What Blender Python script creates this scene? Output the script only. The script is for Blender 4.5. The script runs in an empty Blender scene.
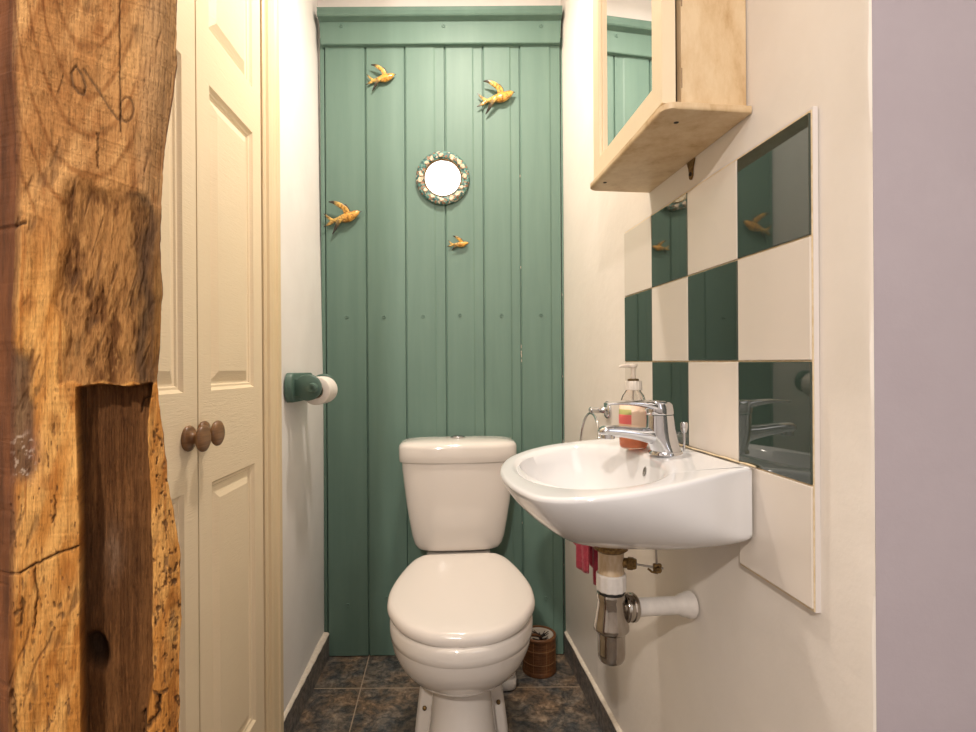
import bpy, bmesh, math, random
import numpy as np
from mathutils import Vector, Matrix
random.seed(7); np.random.seed(7)
PI = math.pi
sc = bpy.context.scene
COL = sc.collection

# ------------------------------------------------------------------ camera
cam_d = bpy.data.cameras.new('camera'); cam = bpy.data.objects.new('camera', cam_d); COL.objects.link(cam)
cam.location = (0, 0, 1.0); cam.rotation_euler = (PI/2, 0.0065, 0)
cam_d.sensor_width = 36; cam_d.lens = 543/976*36; cam_d.shift_y = 3/976; cam_d.clip_start = 0.02
sc.camera = cam
# ------------------------------------------------------------------ world, exposure, lights
w = bpy.data.worlds.new('world'); sc.world = w; w.use_nodes = True
w.node_tree.nodes['Background'].inputs[0].default_value = (1.0, 0.93, 0.86, 1)
w.node_tree.nodes['Background'].inputs[1].default_value = 0.3
sc.view_settings.view_transform = 'Standard'; sc.view_settings.look = 'None'
sc.view_settings.exposure = 0.0; sc.view_settings.gamma = 1.0; sc.view_settings.use_curve_mapping = False

def area(name, loc, size, power, color, rot=(0, 0, 0), shape='DISK', size_y=None):
    d = bpy.data.lights.new(name, 'AREA'); d.shape = shape; d.size = size; d.energy = power; d.color = color
    if size_y: d.size_y = size_y
    o = bpy.data.objects.new(name, d); COL.objects.link(o); o.location = loc; o.rotation_euler = rot
    return o
area('closet_ceiling_light', (-0.10, 1.36, 2.33), 0.10, 16.0, (1.0, 0.88, 0.76))
area('mirror_fill_light', (-0.30, -0.20, 2.345), 1.0, 8.0, (1.0, 0.93, 0.88))  # added unseen broad disc, placed so the round mirror reflects white
area('hall_rear_light', (-0.32, -1.10, 2.05), 0.09, 29.0, (1.0, 0.90, 0.81), (0.75, 0, -0.2))
area('hall_window_light', (1.30, -1.2, 1.5), 1.0, 6.0, (0.80, 0.88, 1.0), (PI/2, 0, 0.75), 'RECTANGLE', 1.2)

# ------------------------------------------------------------------ helpers
def tag(o, label=None, cat=None, group=None, kind=None):
    if label: o['label'] = label
    if cat: o['category'] = cat
    if group: o['group'] = group
    if kind: o['kind'] = kind
    return o
def thing(name, label, cat, loc=(0, 0, 0), rotz=0, group=None):
    o = bpy.data.objects.new(name, None); COL.objects.link(o)
    o.location = loc; o.rotation_euler = (0, 0, rotz); o.empty_display_size = .05
    return tag(o, label, cat, group)
def link(name, me, mat, parent=None, smooth=True, angle=None):
    if mat is not None: me.materials.append(mat)
    if smooth:
        me.polygons.foreach_set('use_smooth', [True]*len(me.polygons))
        if angle is not None:
            me.set_sharp_from_angle(angle=math.radians(angle))
    o = bpy.data.objects.new(name, me); COL.objects.link(o)
    if parent: o.parent = parent
    return o
def obj(name, bm, mat, parent=None, smooth=True, angle=35, flip=True):
    if flip: bmesh.ops.recalc_face_normals(bm, faces=bm.faces[:])
    me = bpy.data.meshes.new(name); bm.to_mesh(me); bm.free()
    return link(name, me, mat, parent, smooth, angle)
def struct(o): o['kind'] = 'structure'; return o
def xf(bm, verts, loc=(0, 0, 0), rot=None):
    M = Matrix.Translation(loc)
    if rot is not None: M = M @ rot
    bmesh.ops.transform(bm, matrix=M, verts=verts)
def box(bm, lo, hi, bev=0, seg=2, M=None):
    t = bmesh.new()
    bmesh.ops.create_cube(t, size=1)
    for v in t.verts:
        v.co = Vector([lo[i] + (v.co[i]+.5)*(hi[i]-lo[i]) for i in range(3)])
    if bev: bmesh.ops.bevel(t, geom=t.edges[:], offset=bev, segments=seg, profile=.5, affect='EDGES')
    if M is not None: bmesh.ops.transform(t, matrix=M, verts=t.verts[:])
    merge(bm, t)
def merge(bm, t):
    me = bpy.data.meshes.new('tmp'); t.to_mesh(me); t.free(); bm.from_mesh(me); bpy.data.meshes.remove(me)
def loft(bm, rings, cap0=True, cap1=True, closed=True):
    vr = [[bm.verts.new(p) for p in r] for r in rings]
    n = len(rings[0])
    for a, b in zip(vr, vr[1:]):
        for i in range(n if closed else n-1):
            j = (i+1) % n
            bm.faces.new((a[i], a[j], b[j], b[i]))
    if cap0: bm.faces.new(vr[0][::-1])
    if cap1: bm.faces.new(vr[-1])
    return vr
def lathe(bm, prof, seg=40, M=None, cap0=True, cap1=True):
    """prof = [(r, z)] about local z"""
    t = bmesh.new()
    rings = [[(r*math.cos(2*PI*i/seg), r*math.sin(2*PI*i/seg), z) for i in range(seg)] for r, z in prof]
    loft(t, rings, cap0, cap1)
    if M is not None: bmesh.ops.transform(t, matrix=M, verts=t.verts[:])
    merge(bm, t)
def axis_mat(p, d):
    """matrix that puts local z along d at p"""
    d = Vector(d).normalized()
    q = Vector((0, 0, 1)).rotation_difference(d)
    return Matrix.Translation(p) @ q.to_matrix().to_4x4()
def spline(pts, n):
    """Catmull-Rom through tuples of any length"""
    P = [np.array(p, float) for p in pts]; P = [2*P[0]-P[1]] + P + [2*P[-1]-P[-2]]
    out = []
    for i in range(1, len(P)-2):
        for k in range(n):
            t = k/n; a, b, c, d = P[i-1:i+3]
            out.append(.5*((2*b)+(-a+c)*t+(2*a-5*b+4*c-d)*t*t+(-a+3*b-3*c+d)*t**3))
    out.append(P[-2]); return out
def tube(bm, pts, rad, seg=16, closed=False, flat=1.0, up=(0, 0, 1)):
    """pts list of 3-vectors, rad number or list; flat scales the section's 'up' axis"""
    pts = [Vector(p) for p in pts]; n = len(pts)
    rs = rad if hasattr(rad, '__len__') else [rad]*n
    rings = []; prev = None
    for i, p in enumerate(pts):
        a = pts[(i-1) % n] if (closed or i > 0) else pts[i]
        b = pts[(i+1) % n] if (closed or i < n-1) else pts[i]
        d = (b-a).normalized()
        if prev is None:
            u = Vector(up); u = (u - d*u.dot(d))
            if u.length < 1e-4: u = Vector((1, 0, 0)); u = u - d*u.dot(d)
        else: u = prev - d*prev.dot(d)
        u.normalize(); prev = u; s = d.cross(u)
        rings.append([p + (s*math.cos(2*PI*k/seg) + u*flat*math.sin(2*PI*k/seg))*rs[i] for k in range(seg)])
    if closed: rings.append(rings[0])
    vr = loft(bm, rings, not closed, not closed)
    if closed: bmesh.ops.remove_doubles(bm, verts=bm.verts[:], dist=1e-6)
def sgn(v, p): return math.copysign(abs(v)**p, v)

# where things stand, in metres, from the room's own lines
DZ = 1/math.hypot(1, .1197)
def RW(Y, t=0, s=0): return Vector((.4946-.1197*Y - DZ*t + DZ*.1197*s, Y - DZ*.1197*t - DZ*s, 0))   # right wall: t out of wall, s toward the doorway
RROT = math.atan2(-DZ, .1197*DZ)
DL = 1/math.hypot(1, .0387)
def LW(Y, t=0, s=0): return Vector((-.4947-.0387*Y + DL*t - DL*.0387*s, Y + DL*.0387*t + DL*s, 0))   # left wall: s away from the doorway
LROT = math.atan2(DL, -.0387*DL)
YB = 1.892       # front face of the green boards

# ------------------------------------------------------------------ materials
def mat(name, col=(.8, .8, .8), rough=.5, metal=0, spec=.5, coat=0, trans=0, ior=1.45, sheen=0, coatr=.05):
    m = bpy.data.materials.new(name); m.use_nodes = True
    b = m.node_tree.nodes['Principled BSDF']
    b.inputs['Base Color'].default_value = (*col, 1); b.inputs['Roughness'].default_value = rough
    b.inputs['Metallic'].default_value = metal; b.inputs['Specular IOR Level'].default_value = spec
    b.inputs['Coat Weight'].default_value = coat; b.inputs['Coat Roughness'].default_value = coatr
    b.inputs['Transmission Weight'].default_value = trans; b.inputs['IOR'].default_value = ior
    if sheen: b.inputs['Sheen Weight'].default_value = sheen
    return m
def nd(m, t, **k):
    n = m.node_tree.nodes.new(t)
    for a, v in k.items():
        if a.startswith('i_'):
            key = a[2:].replace('_', ' '); n.inputs[key].default_value = v
        else: setattr(n, a, v)
    return n
def ln(m, a, ao, b, bi): m.node_tree.links.new(a.outputs[ao], b.inputs[bi])
def coords(m, scale=(1, 1, 1), rot=(0, 0, 0), loc=(0, 0, 0)):
    tc = nd(m, 'ShaderNodeTexCoord'); mp = nd(m, 'ShaderNodeMapping')
    mp.inputs['Scale'].default_value = scale; mp.inputs['Rotation'].default_value = rot; mp.inputs['Location'].default_value = loc
    ln(m, tc, 'Object', mp, 'Vector'); return mp
def noise(m, mp, scale=5, detail=4, rough=.55, dist=0):
    n = nd(m, 'ShaderNodeTexNoise'); n.inputs['Scale'].default_value = scale; n.inputs['Detail'].default_value = detail
    n.inputs['Roughness'].default_value = rough; n.inputs['Distortion'].default_value = dist
    ln(m, mp, 'Vector', n, 'Vector'); return n
def ramp(m, src, stops, out='Fac'):
    r = nd(m, 'ShaderNodeValToRGB'); e = r.color_ramp.elements
    while len(e) < len(stops): e.new(.5)
    for el, (p, c) in zip(e, stops):
        el.position = p; el.color = (*c, 1) if len(c) == 3 else c
    ln(m, src, out, r, 'Fac'); return r
def bump(m, src, out, strength, dist=.002, prev=None):
    b = nd(m, 'ShaderNodeBump'); b.inputs['Strength'].default_value = strength; b.inputs['Distance'].default_value = dist
    ln(m, src, out, b, 'Height')
    if prev: ln(m, prev, 'Normal', b, 'Normal')
    P = m.node_tree.nodes['Principled BSDF']; ln(m, b, 'Normal', P, 'Normal'); return b
def mottled(name, c1, c2, rough=.5, scale=(6, 6, 6), ns=4, bs=.15, bsc=40, bd=.001, lo=.35, hi=.65, **k):
    m = mat(name, c1, rough, **k); mp = coords(m, scale); n = noise(m, mp, ns)
    r = ramp(m, n, [(lo, c1), (hi, c2)]); ln(m, r, 'Color', m.node_tree.nodes['Principled BSDF'], 'Base Color')
    if bs:
        mp2 = coords(m); n2 = noise(m, mp2, bsc, 5); bump(m, n2, 'Fac', bs, bd)
    return m
M = {}
M['wall'] = mottled('cream wall paint', (.765, .71, .645), (.80, .745, .68), .62, (2, 2, 2), 3, .35, 22, .004)
M['wallL'] = mottled('white wall paint', (.84, .80, .77), (.88, .845, .815), .6, (2, 2, 2), 3, .3, 18, .004)
M['lilac'] = mottled('lilac wall paint', (.375, .325, .35), (.40, .35, .375), .7, (2, 2, 2), 3, .3, 60, .002)
M['ceil'] = mottled('white ceiling paint', (.85, .83, .80), (.87, .85, .82), .8, (2, 2, 2), 3, .2, 40, .001)
M['green'] = mottled('green satin paint', (.115, .195, .158), (.132, .218, .176), .52, (8, 8, .7), 3, .25, 30, .0012)
M['greenh'] = mat('green holder paint', (.085, .15, .122), .42)
M['cream'] = None
def door_mat(name, c, c2, gscale, strength=.5):
    m = mat(name, c, .42)
    mp = coords(m, gscale); wv = noise(m, mp, 9, 3, .6, 1.2)
    b = bump(m, wv, 'Fac', strength, .0016)
    mp2 = coords(m, (3, 3, 3)); n = noise(m, mp2, 2); r = ramp(m, n, [(.3, c), (.7, c2)])
    ln(m, r, 'Color', m.node_tree.nodes['Principled BSDF'], 'Base Color'); return m
M['door'] = door_mat('cream door paint', (.85, .70, .485), (.87, .725, .51), (3, 3, 26))
M['arch'] = door_mat('cream gloss trim', (.76, .60, .37), (.79, .64, .42), (14, 14, .8), .25)
M['ceramic'] = mat('white ceramic', (.73, .68, .63), .07, spec=.5, coat=.6)
M['basin'] = mat('basin ceramic', (.72, .715, .72), .09, spec=.5, coat=0)
M['seat'] = mat('white seat plastic', (.70, .645, .595), .16, spec=.5)
M['chrome'] = mat('chrome', (.66, .67, .70), .06, metal=1)
M['dullchrome'] = mottled('worn chrome', (.46, .43, .39), (.34, .30, .26), .13, (20, 20, 8), 3, 0, metal=1)
M['brass'] = mottled('corroded brass', (.30, .19, .07), (.13, .08, .035), .5, (60, 60, 60), 4, .4, 200, .001, metal=.7)
M['steel'] = mat('grey steel', (.38, .36, .33), .35, metal=.9)
M['plastic'] = mottled('white pipe plastic', (.62, .585, .55), (.68, .64, .60), .45, (20, 20, 20), 3, .1)
M['creamplastic'] = mottled('yellowed plastic', (.62, .50, .36), (.50, .36, .22), .4, (30, 30, 14), 3, 0)
M['mirror'] = mat('mirror glass', (.92, .93, .93), .01, metal=1)
M['darktile'] = mat('dark green tile', (.028, .044, .036), .035, spec=.75, coat=.6, coatr=.02)
M['creamtile'] = mat('cream tile', (.71, .645, .575), .10, spec=.5)
M['grout'] = mottled('yellow grout', (.74, .62, .44), (.62, .48, .28), .8, (30, 30, 30), 3, .2)
M['board'] = mat('white board edge', (.70, .655, .63), .5)
M['caulk'] = mottled('cream caulk', (.74, .66, .56), (.66, .57, .46), .7, (30, 30, 30), 3, .3)
M['knobwood'] = mottled('varnished knob wood', (.27, .140, .062), (.16, .078, .033), .33, (6, 6, 60), 3, .1)
M['black'] = mat('black plastic', (.012, .011, .01), .5)
M['paper'] = mottled('toilet paper', (.78, .72, .66), (.84, .78, .72), .9, (20, 20, 20), 3, .4, 200, .0008)
M['card'] = mat('brown card tube', (.30, .20, .12), .8)
M['towel'] = mottled('raspberry towelling', (.42, .035, .075), (.55, .06, .11), .95, (30, 30, 30), 3, .9, 260, .003, sheen=.4)
M['nickel'] = mat('brushed button metal', (.42, .42, .42), .25, metal=1)
M['wcbottle'] = mat('white bottle plastic', (.72, .69, .66), .35)
M['yellow'] = mat('yellow label', (.75, .55, .08), .5)
M['bristle'] = mat('dark bristles', (.03, .022, .018), .7)
M['inner'] = mat('pale liner', (.60, .54, .46), .5)

# distressed cream cabinet paint
def cab_mat():
    m = mat('distressed cream paint', (.7, .56, .38), .5)
    mp = coords(m, (9, 9, 4)); n = noise(m, mp, 2.2, 6, .7)
    r = ramp(m, n, [(.30, (.48, .31, .15)), (.45, (.62, .45, .26)), (.62, (.70, .54, .34))])
    mp2 = coords(m, (14, 14, 5)); n2 = noise(m, mp2, 4.5, 7, .75, .6)
    r2 = ramp(m, n2, [(.715, (0, 0, 0)), (.735, (1, 1, 1))])
    mx = nd(m, 'ShaderNodeMixRGB'); ln(m, r2, 'Color', mx, 'Fac'); ln(m, r, 'Color', mx, 'Color1'); mx.inputs['Color2'].default_value = (.17, .085, .04, 1)
    ln(m, mx, 'Color', m.node_tree.nodes['Principled BSDF'], 'Base Color')
    mp3 = coords(m, (30, 30, 3)); n3 = noise(m, mp3, 5, 4); bump(m, n3, 'Fac', .25, .001); return m
M['cab'] = cab_mat()
M['cabdoor'] = door_mat('cream cabinet door paint', (.77, .62, .42), (.80, .67, .47), (14, 14, .8), .15)

def slate(name, grid=True):
    m = mat(name, (.1, .09, .08), .33 if grid else .6, spec=.5)
    P = m.node_tree.nodes['Principled BSDF']
    mp = coords(m, (1, 1, 1)); n = noise(m, mp, 17, 9, .74, .6)
    r = ramp(m, n, [(.34, (.040, .042, .044)), (.45, (.095, .088, .082)), (.53, (.170, .135, .105)), (.62, (.25, .20, .155)), (.72, (.42, .36, .29))])
    nb = noise(m, mp, 7, 4, .6, .4); rb = ramp(m, nb, [(.42, (.86, .95, 1.02)), (.60, (1.16, 1.02, .86))])
    tint = nd(m, 'ShaderNodeMixRGB', blend_type='MULTIPLY'); tint.inputs['Fac'].default_value = 1; ln(m, r, 'Color', tint, 'Color1'); ln(m, rb, 'Color', tint, 'Color2'); r = tint
    if not grid:
        lift = nd(m, 'ShaderNodeMixRGB'); lift.inputs['Fac'].default_value = .55; lift.inputs['Color2'].default_value = (.20, .19, .18, 1); ln(m, r, 'Color', lift, 'Color1'); r = lift
    n2 = noise(m, mp, 55, 6, .75, .3); r2 = ramp(m, n2, [(.36, (.35, .36, .40)), (.62, (1.35, 1.3, 1.25))])
    mu = nd(m, 'ShaderNodeMixRGB', blend_type='MULTIPLY'); mu.inputs['Fac'].default_value = .9
    ln(m, r, 'Color', mu, 'Color1'); ln(m, r2, 'Color', mu, 'Color2')
    last = mu
    b1 = bump(m, n, 'Fac', .5, .004)
    if grid:
        tc = nd(m, 'ShaderNodeTexCoord'); sp = nd(m, 'ShaderNodeSeparateXYZ'); ln(m, tc, 'Object', sp, 'Vector')
        def mt(op, a, b=None, bo=None):
            x = nd(m, 'ShaderNodeMath', operation=op)
            if isinstance(a, tuple): ln(m, a[0], a[1], x, 0)
            if b is not None:
                if isinstance(b, tuple): ln(m, b[0], b[1], x, 1)
                else: x.inputs[1].default_value = b
            return x
        yy = mt('SUBTRACT', (sp, 'Y'), 1.7055); sk = mt('MULTIPLY', (yy, 0), .082)
        xx = mt('ADD', (sp, 'X'), .406); xs = mt('ADD', (xx, 0), (sk, 0))
        def line(src, size, wdt):
            a = mt('ADD', (src, 0), size*10+size/2); f = mt('MODULO', (a, 0), size); c = mt('SUBTRACT', (f, 0), size/2); ab = mt('ABSOLUTE', (c, 0))
            return mt('LESS_THAN', (ab, 0), wdt)
        l1 = line(xs, .36, .0018); l2 = line(yy, .36, .0020)
        g = mt('MAXIMUM', (l1, 0), (l2, 0))
        mx = nd(m, 'ShaderNodeMixRGB'); ln(m, g, 0, mx, 'Fac'); ln(m, last, 'Color', mx, 'Color1'); mx.inputs['Color2'].default_value = (.36, .28, .20, 1)
        last = mx
    ln(m, last, 'Color', P, 'Base Color'); return m
M['floor'] = slate('slate effect floor tile'); M['skirt'] = slate('slate effect skirting tile', False)

# ------------------------------------------------------------------ the room
HC = 2.36
def slab(name, corners, z0, z1, m, parent=None):
    """vertical prism from a plan outline"""
    bm = bmesh.new(); loft(bm, [[(x, y, z0) for x, y in corners], [(x, y, z1) for x, y in corners]])
    return struct(obj(name, bm, m, parent, smooth=False))
slab('floor', [(-1.6, -1.7), (1.6, -1.7), (1.6, 2.1), (-1.6, 2.1)], -.1, 0, M['floor'])
slab('ceiling', [(-1.6, -1.7), (1.6, -1.7), (1.6, 2.1), (-1.6, 2.1)], HC, HC+.1, M['ceil'])
slab('wall_back', [(-.75, YB+.024), (.6, YB+.024), (.6, YB+.15), (-.75, YB+.15)], 0, HC, M['wallL'])

# right wall: closet side, slightly uneven plaster, ends at a rounded arris where the lilac partition starts
def wall_right():
    bm = bmesh.new(); rows = []
    for k in range(61):
        z = HC*k/60; wob = .0010*math.sin(z*17.3)+.0008*math.sin(z*41+1)
        pts = []
        for i in range(25):
            Y = 1.93 - (1.93-.612)*i/24
            p = RW(Y); pts.append((p.x+.0012*math.sin(z*3.1+Y*5), p.y, z))
        e = RW(.598)
        pts += [(e.x-.0002+wob, .6030, z), (e.x+.0006+wob, .6, z), (e.x+.0022, .598, z)]
        pts += [(e.x+.0022, .66, z), (.6, .66, z), (.6, 1.93, z)]
        rows.append(pts)
    loft(bm, rows); return struct(obj('wall_right', bm, M['wall'], angle=25))
wall_right()
ex = RW(.598).x
slab('wall_hall_right', [(ex+.0025, .598), (1.6, .598), (1.6, .659), (ex+.0025, .659)], 0, HC, M['lilac'])
slab('wall_hall_east', [(1.5, -1.6), (1.6, -1.6), (1.6, .597), (1.5, .597)], 0, HC, M['wallL'])
slab('wall_hall_rear', [(-1.6, -1.7), (1.6, -1.7), (1.6, -1.6), (-1.6, -1.6)], 0, HC, M['wallL'])
slab('wall_hall_west', [(-1.6, -1.6), (-1.5, -1.6), (-1.5, .65), (-1.6, .65)], 0, HC, M['wallL'])
slab('wall_hall_left', [(-1.5, .60), (-.555, .60), (-.555, .65), (-1.5, .65)], 0, HC, M['wallL'])
# left wall, leaning out a touch at the top beyond the cupboard door
def wall_left():
    bm = bmesh.new(); rows = []
    for k in range(41):
        z = HC*k/40; lean = .018*max(0, (z-.95)/1.4)
        pts = []
        for i in range(21):
            Y = 1.318 + (1.93-1.318)*i/20; p = LW(Y)
            pts.append((p.x - lean*min(1, (Y-1.318)/.3) - .009*min(1, max(0, (Y-1.42)/.4)) + .001*math.sin(z*4+Y*9), p.y, z))
        pts += [(-.66, 1.93, z), (-.66, 1.318, z)]
        rows.append(pts)
    loft(bm, rows); return struct(obj('wall_left', bm, M['wallL'], angle=30))
wall_left()
a = LW(1.3175); b = LW(.655)
slab('wall_left', [(a.x, a.y), (-.66, a.y), (-.66, b.y), (b.x, b.y)], 2.045, HC, M['wallL'])
slab('wall_cupboard_back', [(-.80, .655), (-.72, .655), (-.72, 1.45), (-.80, 1.45)], 0, HC, M['wallL'])

# skirting of slate tile with a caulked top
def skirting(side, f, y0, y1, rot, flipn):
    bm = bmesh.new(); p = f(y0, .008); q = f(y1, .008); a = f(y0, -.0105); b = f(y1, -.0105)
    loft(bm, [[(v.x, v.y, 0.0005) for v in (a, b, q, p)], [(v.x, v.y, .078) for v in (a, b, q, p)]])
    o = struct(obj('baseboard_'+side, bm, M['skirt'], smooth=False))
    bm = bmesh.new(); n = 30; rows = []
    for i in range(n+1):
        Y = y0+(y1-y0)*i/n; r = .0008*math.sin(i*1.7)
        rows.append([(*f(Y, t)[:2], z) for t, z in ((-.0105, .0782), (.0088+r, .0782), (.0082+r, .0815), (.003, .0855+r), (-.0105, .0865))])
    loft(bm, rows); obj('caulk_bead', bm, M['caulk'], o)
skirting('right', RW, YB+.001, .61, RROT, 1)
skirting('left', LW, 1.408, YB+.001, LROT, -1)

# ------------------------------------------------------------------ cupboard doors on the left wall
def raised_leaf(s0, s1, z0, z1, panels, thick=.034, front=0.0):
    """door leaf front at y=-front (local, -y out of wall); panels list of (s0,s1,z0,z1) with moulded recess"""
    bm = bmesh.new()
    ss = sorted({s0, s1, *[p[0] for p in panels], *[p[1] for p in panels]})
    zs = sorted({z0, z1, *[p[2] for p in panels], *[p[3] for p in panels]})
    def isp(a, b, c, d): return any(abs(p[0]-a) < 1e-6 and abs(p[1]-b) < 1e-6 and abs(p[2]-c) < 1e-6 and abs(p[3]-d) < 1e-6 for p in panels)
    V = {}
    def v(s, z, y=-front):
        k = (round(s, 5), round(z, 5), round(y, 5))
        if k not in V: V[k] = bm.verts.new((s, y, z))
        return V[k]
    prof = [(0, 0), (.0025, .0035), (.006, .0062), (.010, .0066), (.0125, .0095), (.017, .0105), (.036, .0030), (.038, .0022)]
    for i in range(len(ss)-1):
        for j in range(len(zs)-1):
            a, b, c, d = ss[i], ss[i+1], zs[j], zs[j+1]
            if not isp(a, b, c, d):
                bm.faces.new((v(a, c), v(b, c), v(b, d), v(a, d)))
            else:
                loops = []
                for o_, dep in prof:
                    y = -front + dep
                    loops.append([v(a+o_, c+o_, y), v(b-o_, c+o_, y), v(b-o_, d-o_, y), v(a+o_, d-o_, y)])
                for l0, l1 in zip(loops, loops[1:]):
                    for k in range(4): bm.faces.new((l0[k], l0[(k+1) % 4], l1[(k+1) % 4], l1[k]))
                bm.faces.new(loops[-1])
    y1 = -front+thick
    # edges and back
    for j in range(len(zs)-1):
        for s in (s0, s1): bm.faces.new((v(s, zs[j]), v(s, zs[j+1]), v(s, zs[j+1], y1), v(s, zs[j], y1)))
    for i in range(len(ss)-1):
        for z in (z0, z1): bm.faces.new((v(ss[i], z), v(ss[i+1], z), v(ss[i+1], z, y1), v(ss[i], z, y1)))
    bk = [v(s0, z, y1) for z in zs] + [v(s, z1, y1) for s in ss[1:]] + [v(s1, z, y1) for z in zs[::-1][1:]] + [v(s, z0, y1) for s in ss[::-1][1:-1]]
    bm.faces.new(bk)
    return bm
dors = []
def knob(parent, s, z, front):
    bm = bmesh.new(); K = 1.07
    lathe(bm, [(r_*K, z_*.98) for r_, z_ in [(.0205, 0), (.0215, .003), (.0205, .006), (.016, .008), (.0105, .010), (.0085, .015), (.009, .018), (.013, .021), (.0205, .0245), (.0222, .0275), (.0215, .031), (.017, .0338), (.009, .0352), (.002, .0356)]], 40, axis_mat((s, -front, z), (0, -1, 0)))
    return obj('door_knob', bm, M['knobwood'], parent, angle=60)
ZP = [(.191, .786), (.962, 1.55), (1.6545, 1.93)]
# origin at leaf joint Y=.993
LJ = .993; k_ = DL
def leaf(num, ya, yb, pa, pb, knobY, knobz, base, front):
    o = thing('door_'+str(num), None, None, LW(base), LROT); struct(o)
    S = lambda Y: (Y-base)/k_*1.0
    ps = [(S(pa), S(pb), z0, z1) for z0, z1 in ZP]
    obj('door_panel', raised_leaf(S(ya), S(yb), .012, 2.035, ps, front=front), M['door'], o, angle=20)
    knob(o, S(knobY), knobz, front); return o
leaf(1, .9955, 1.306, 1.045, 1.256, 1.010, .884, .9945, .002)
leaf(2, .683, .9905, .735, .943, 0.955, .881, .683, .002)
# architrave
def architrave():
    o = thing('trim_1', None, None, LW(1.309), LROT); struct(o)
    bm = bmesh.new()
    prof = [(0, .03), (0, -.006), (.004, -.009), (.010, -.0095), (.012, -.0075), (.016, -.0075), (.019, -.0135), (.026, -.0165), (.034, -.0165), (.040, -.0135), (.050, -.0125), (.060, -.0150), (.064, -.0185), (.074, -.0185), (.078, -.0150), (.095, -.0148), (.100, -.012), (.100, .004), (.01, .004), (.01, .03)]
    loft(bm, [[(x, y, 0.001) for x, y in prof], [(x, y, 2.13) for x, y in prof]])
    obj('door_casing', bm, M['arch'], o, angle=25)
    bm = bmesh.new()
    box(bm, (-.66, -.012, 2.04), (-.0005, .004, 2.12), .004)
    obj('head_casing', bm, M['arch'], o)
architrave()

# ------------------------------------------------------------------ green boarding
def boarding():
    T = thing('wall_panelling', 'green painted vertical board panelling with moulded cornice covering the wall behind the toilet', 'panelling', (-.14, YB, 0))
    ox = -.14
    def X(px): return (px-488)/543*YB - ox
    edges = [X(p) for p in (326.0, 367.0, 406.5, 446.5, 484.5, 521.5, 562.5)]
    prof = []
    for i in range(6):
        a, b = edges[i], edges[i+1]
        wv = [.0, .0012, -.0006, .0012, .0006, .0004][i]
        d2 = [.0008, .0008, .0022, .0020, .0030, .0032][i]
        prof += [(a+.0012, .008), (a+.0022, .0025+wv), (a+.006, wv), (a+(b-a)*.72, wv), (a+(b-a)*.76, wv+d2), (b-.003, wv+d2), (b-.0008, .008)]
    prof = [(edges[0], .022)] + prof + [(edges[-1], .022)]
    bm = bmesh.new(); zt = 2.16; rows = []
    for z in np.linspace(.004, zt, 30):
        rows.append([(x, y, z) for x, y in prof])
    loft(bm, rows); obj('boards', bm, M['green'], T, angle=12)
    bm = bmesh.new(); box(bm, (X(321.4), .004, .004), (X(325.6), .022, zt), .0015); obj('edge_bead', bm, M['green'], T)
    bm = bmesh.new(); box(bm, (X(563), .010, .004), (X(564.8), .022, zt), .001); obj('edge_bead', bm, M['green'], T)
    # cornice
    zc = lambda y: 1+(369-y)/543*(YB-.02)
    l, r = X(320.5)+.013, X(563.5)-.007
    top, mid, bot = 2.243, 2.209, 2.126
    prof = [(.022, bot), (-.014, bot), (-.016, bot+.003), (-.016, mid-.006), (-.020, mid-.004), (-.040, mid-.002), (-.044, mid+.002), (-.040, mid+.012), (-.036, mid+.020), (-.036, top-.003), (-.033, top), (.022, top)]
    bm = bmesh.new()
    loft(bm, [[(x + (.0 if s < 0 else 0) + s*(max(0, z-bot)*.06), y, z) for y, z in prof] for x, s in ((l, -1), (r, 1))])
    c = obj('cornice', bm, M['green'], T, angle=25)
    def screw(px, py, y, par):
        bm = bmesh.new()
        Yd = YB+y
        x = (px-488-(py-366)*.0065)/543*Yd - ox; z = 1-((py-366)+(px-488)*.0065-3)/543*Yd
        lathe(bm, [(.0066, 0.001), (.0066, -.0008), (.0054, -.0026), (.0036, -.0024), (.0028, .0006), (.0006, .0008)], 16, axis_mat((x, y, z), (0, 1, 0)))
        obj('screw_head', bm, M['green'], par)
    for px, py in ((347, 317), (384, 317), (423, 316.5), (460, 315), (501.5, 315.5), (541, 315), (348, 605), (387, 598), (546, 598)):
        screw(px, py, 0.0002, T)
    for px, py in ((341, 26), (443.5, 26), (541, 26)): screw(px, py, -.016, c)
    # paint chips on the right-hand board joint
    for i in range(16):
        bm = bmesh.new()
        z = random.uniform(1.02, 1.11) if i < 8 else random.uniform(.2, 2.0); x = edges[5]+random.uniform(-.001, .0015) if i < 11 else edges[6]+.001
        box(bm, (x-.0009, .0024, z), (x+.0009, .0042, z+random.uniform(.003, .012)), .0004, 1)
        obj('paint_chip', bm, M['caulk'], T)
boarding()

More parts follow.
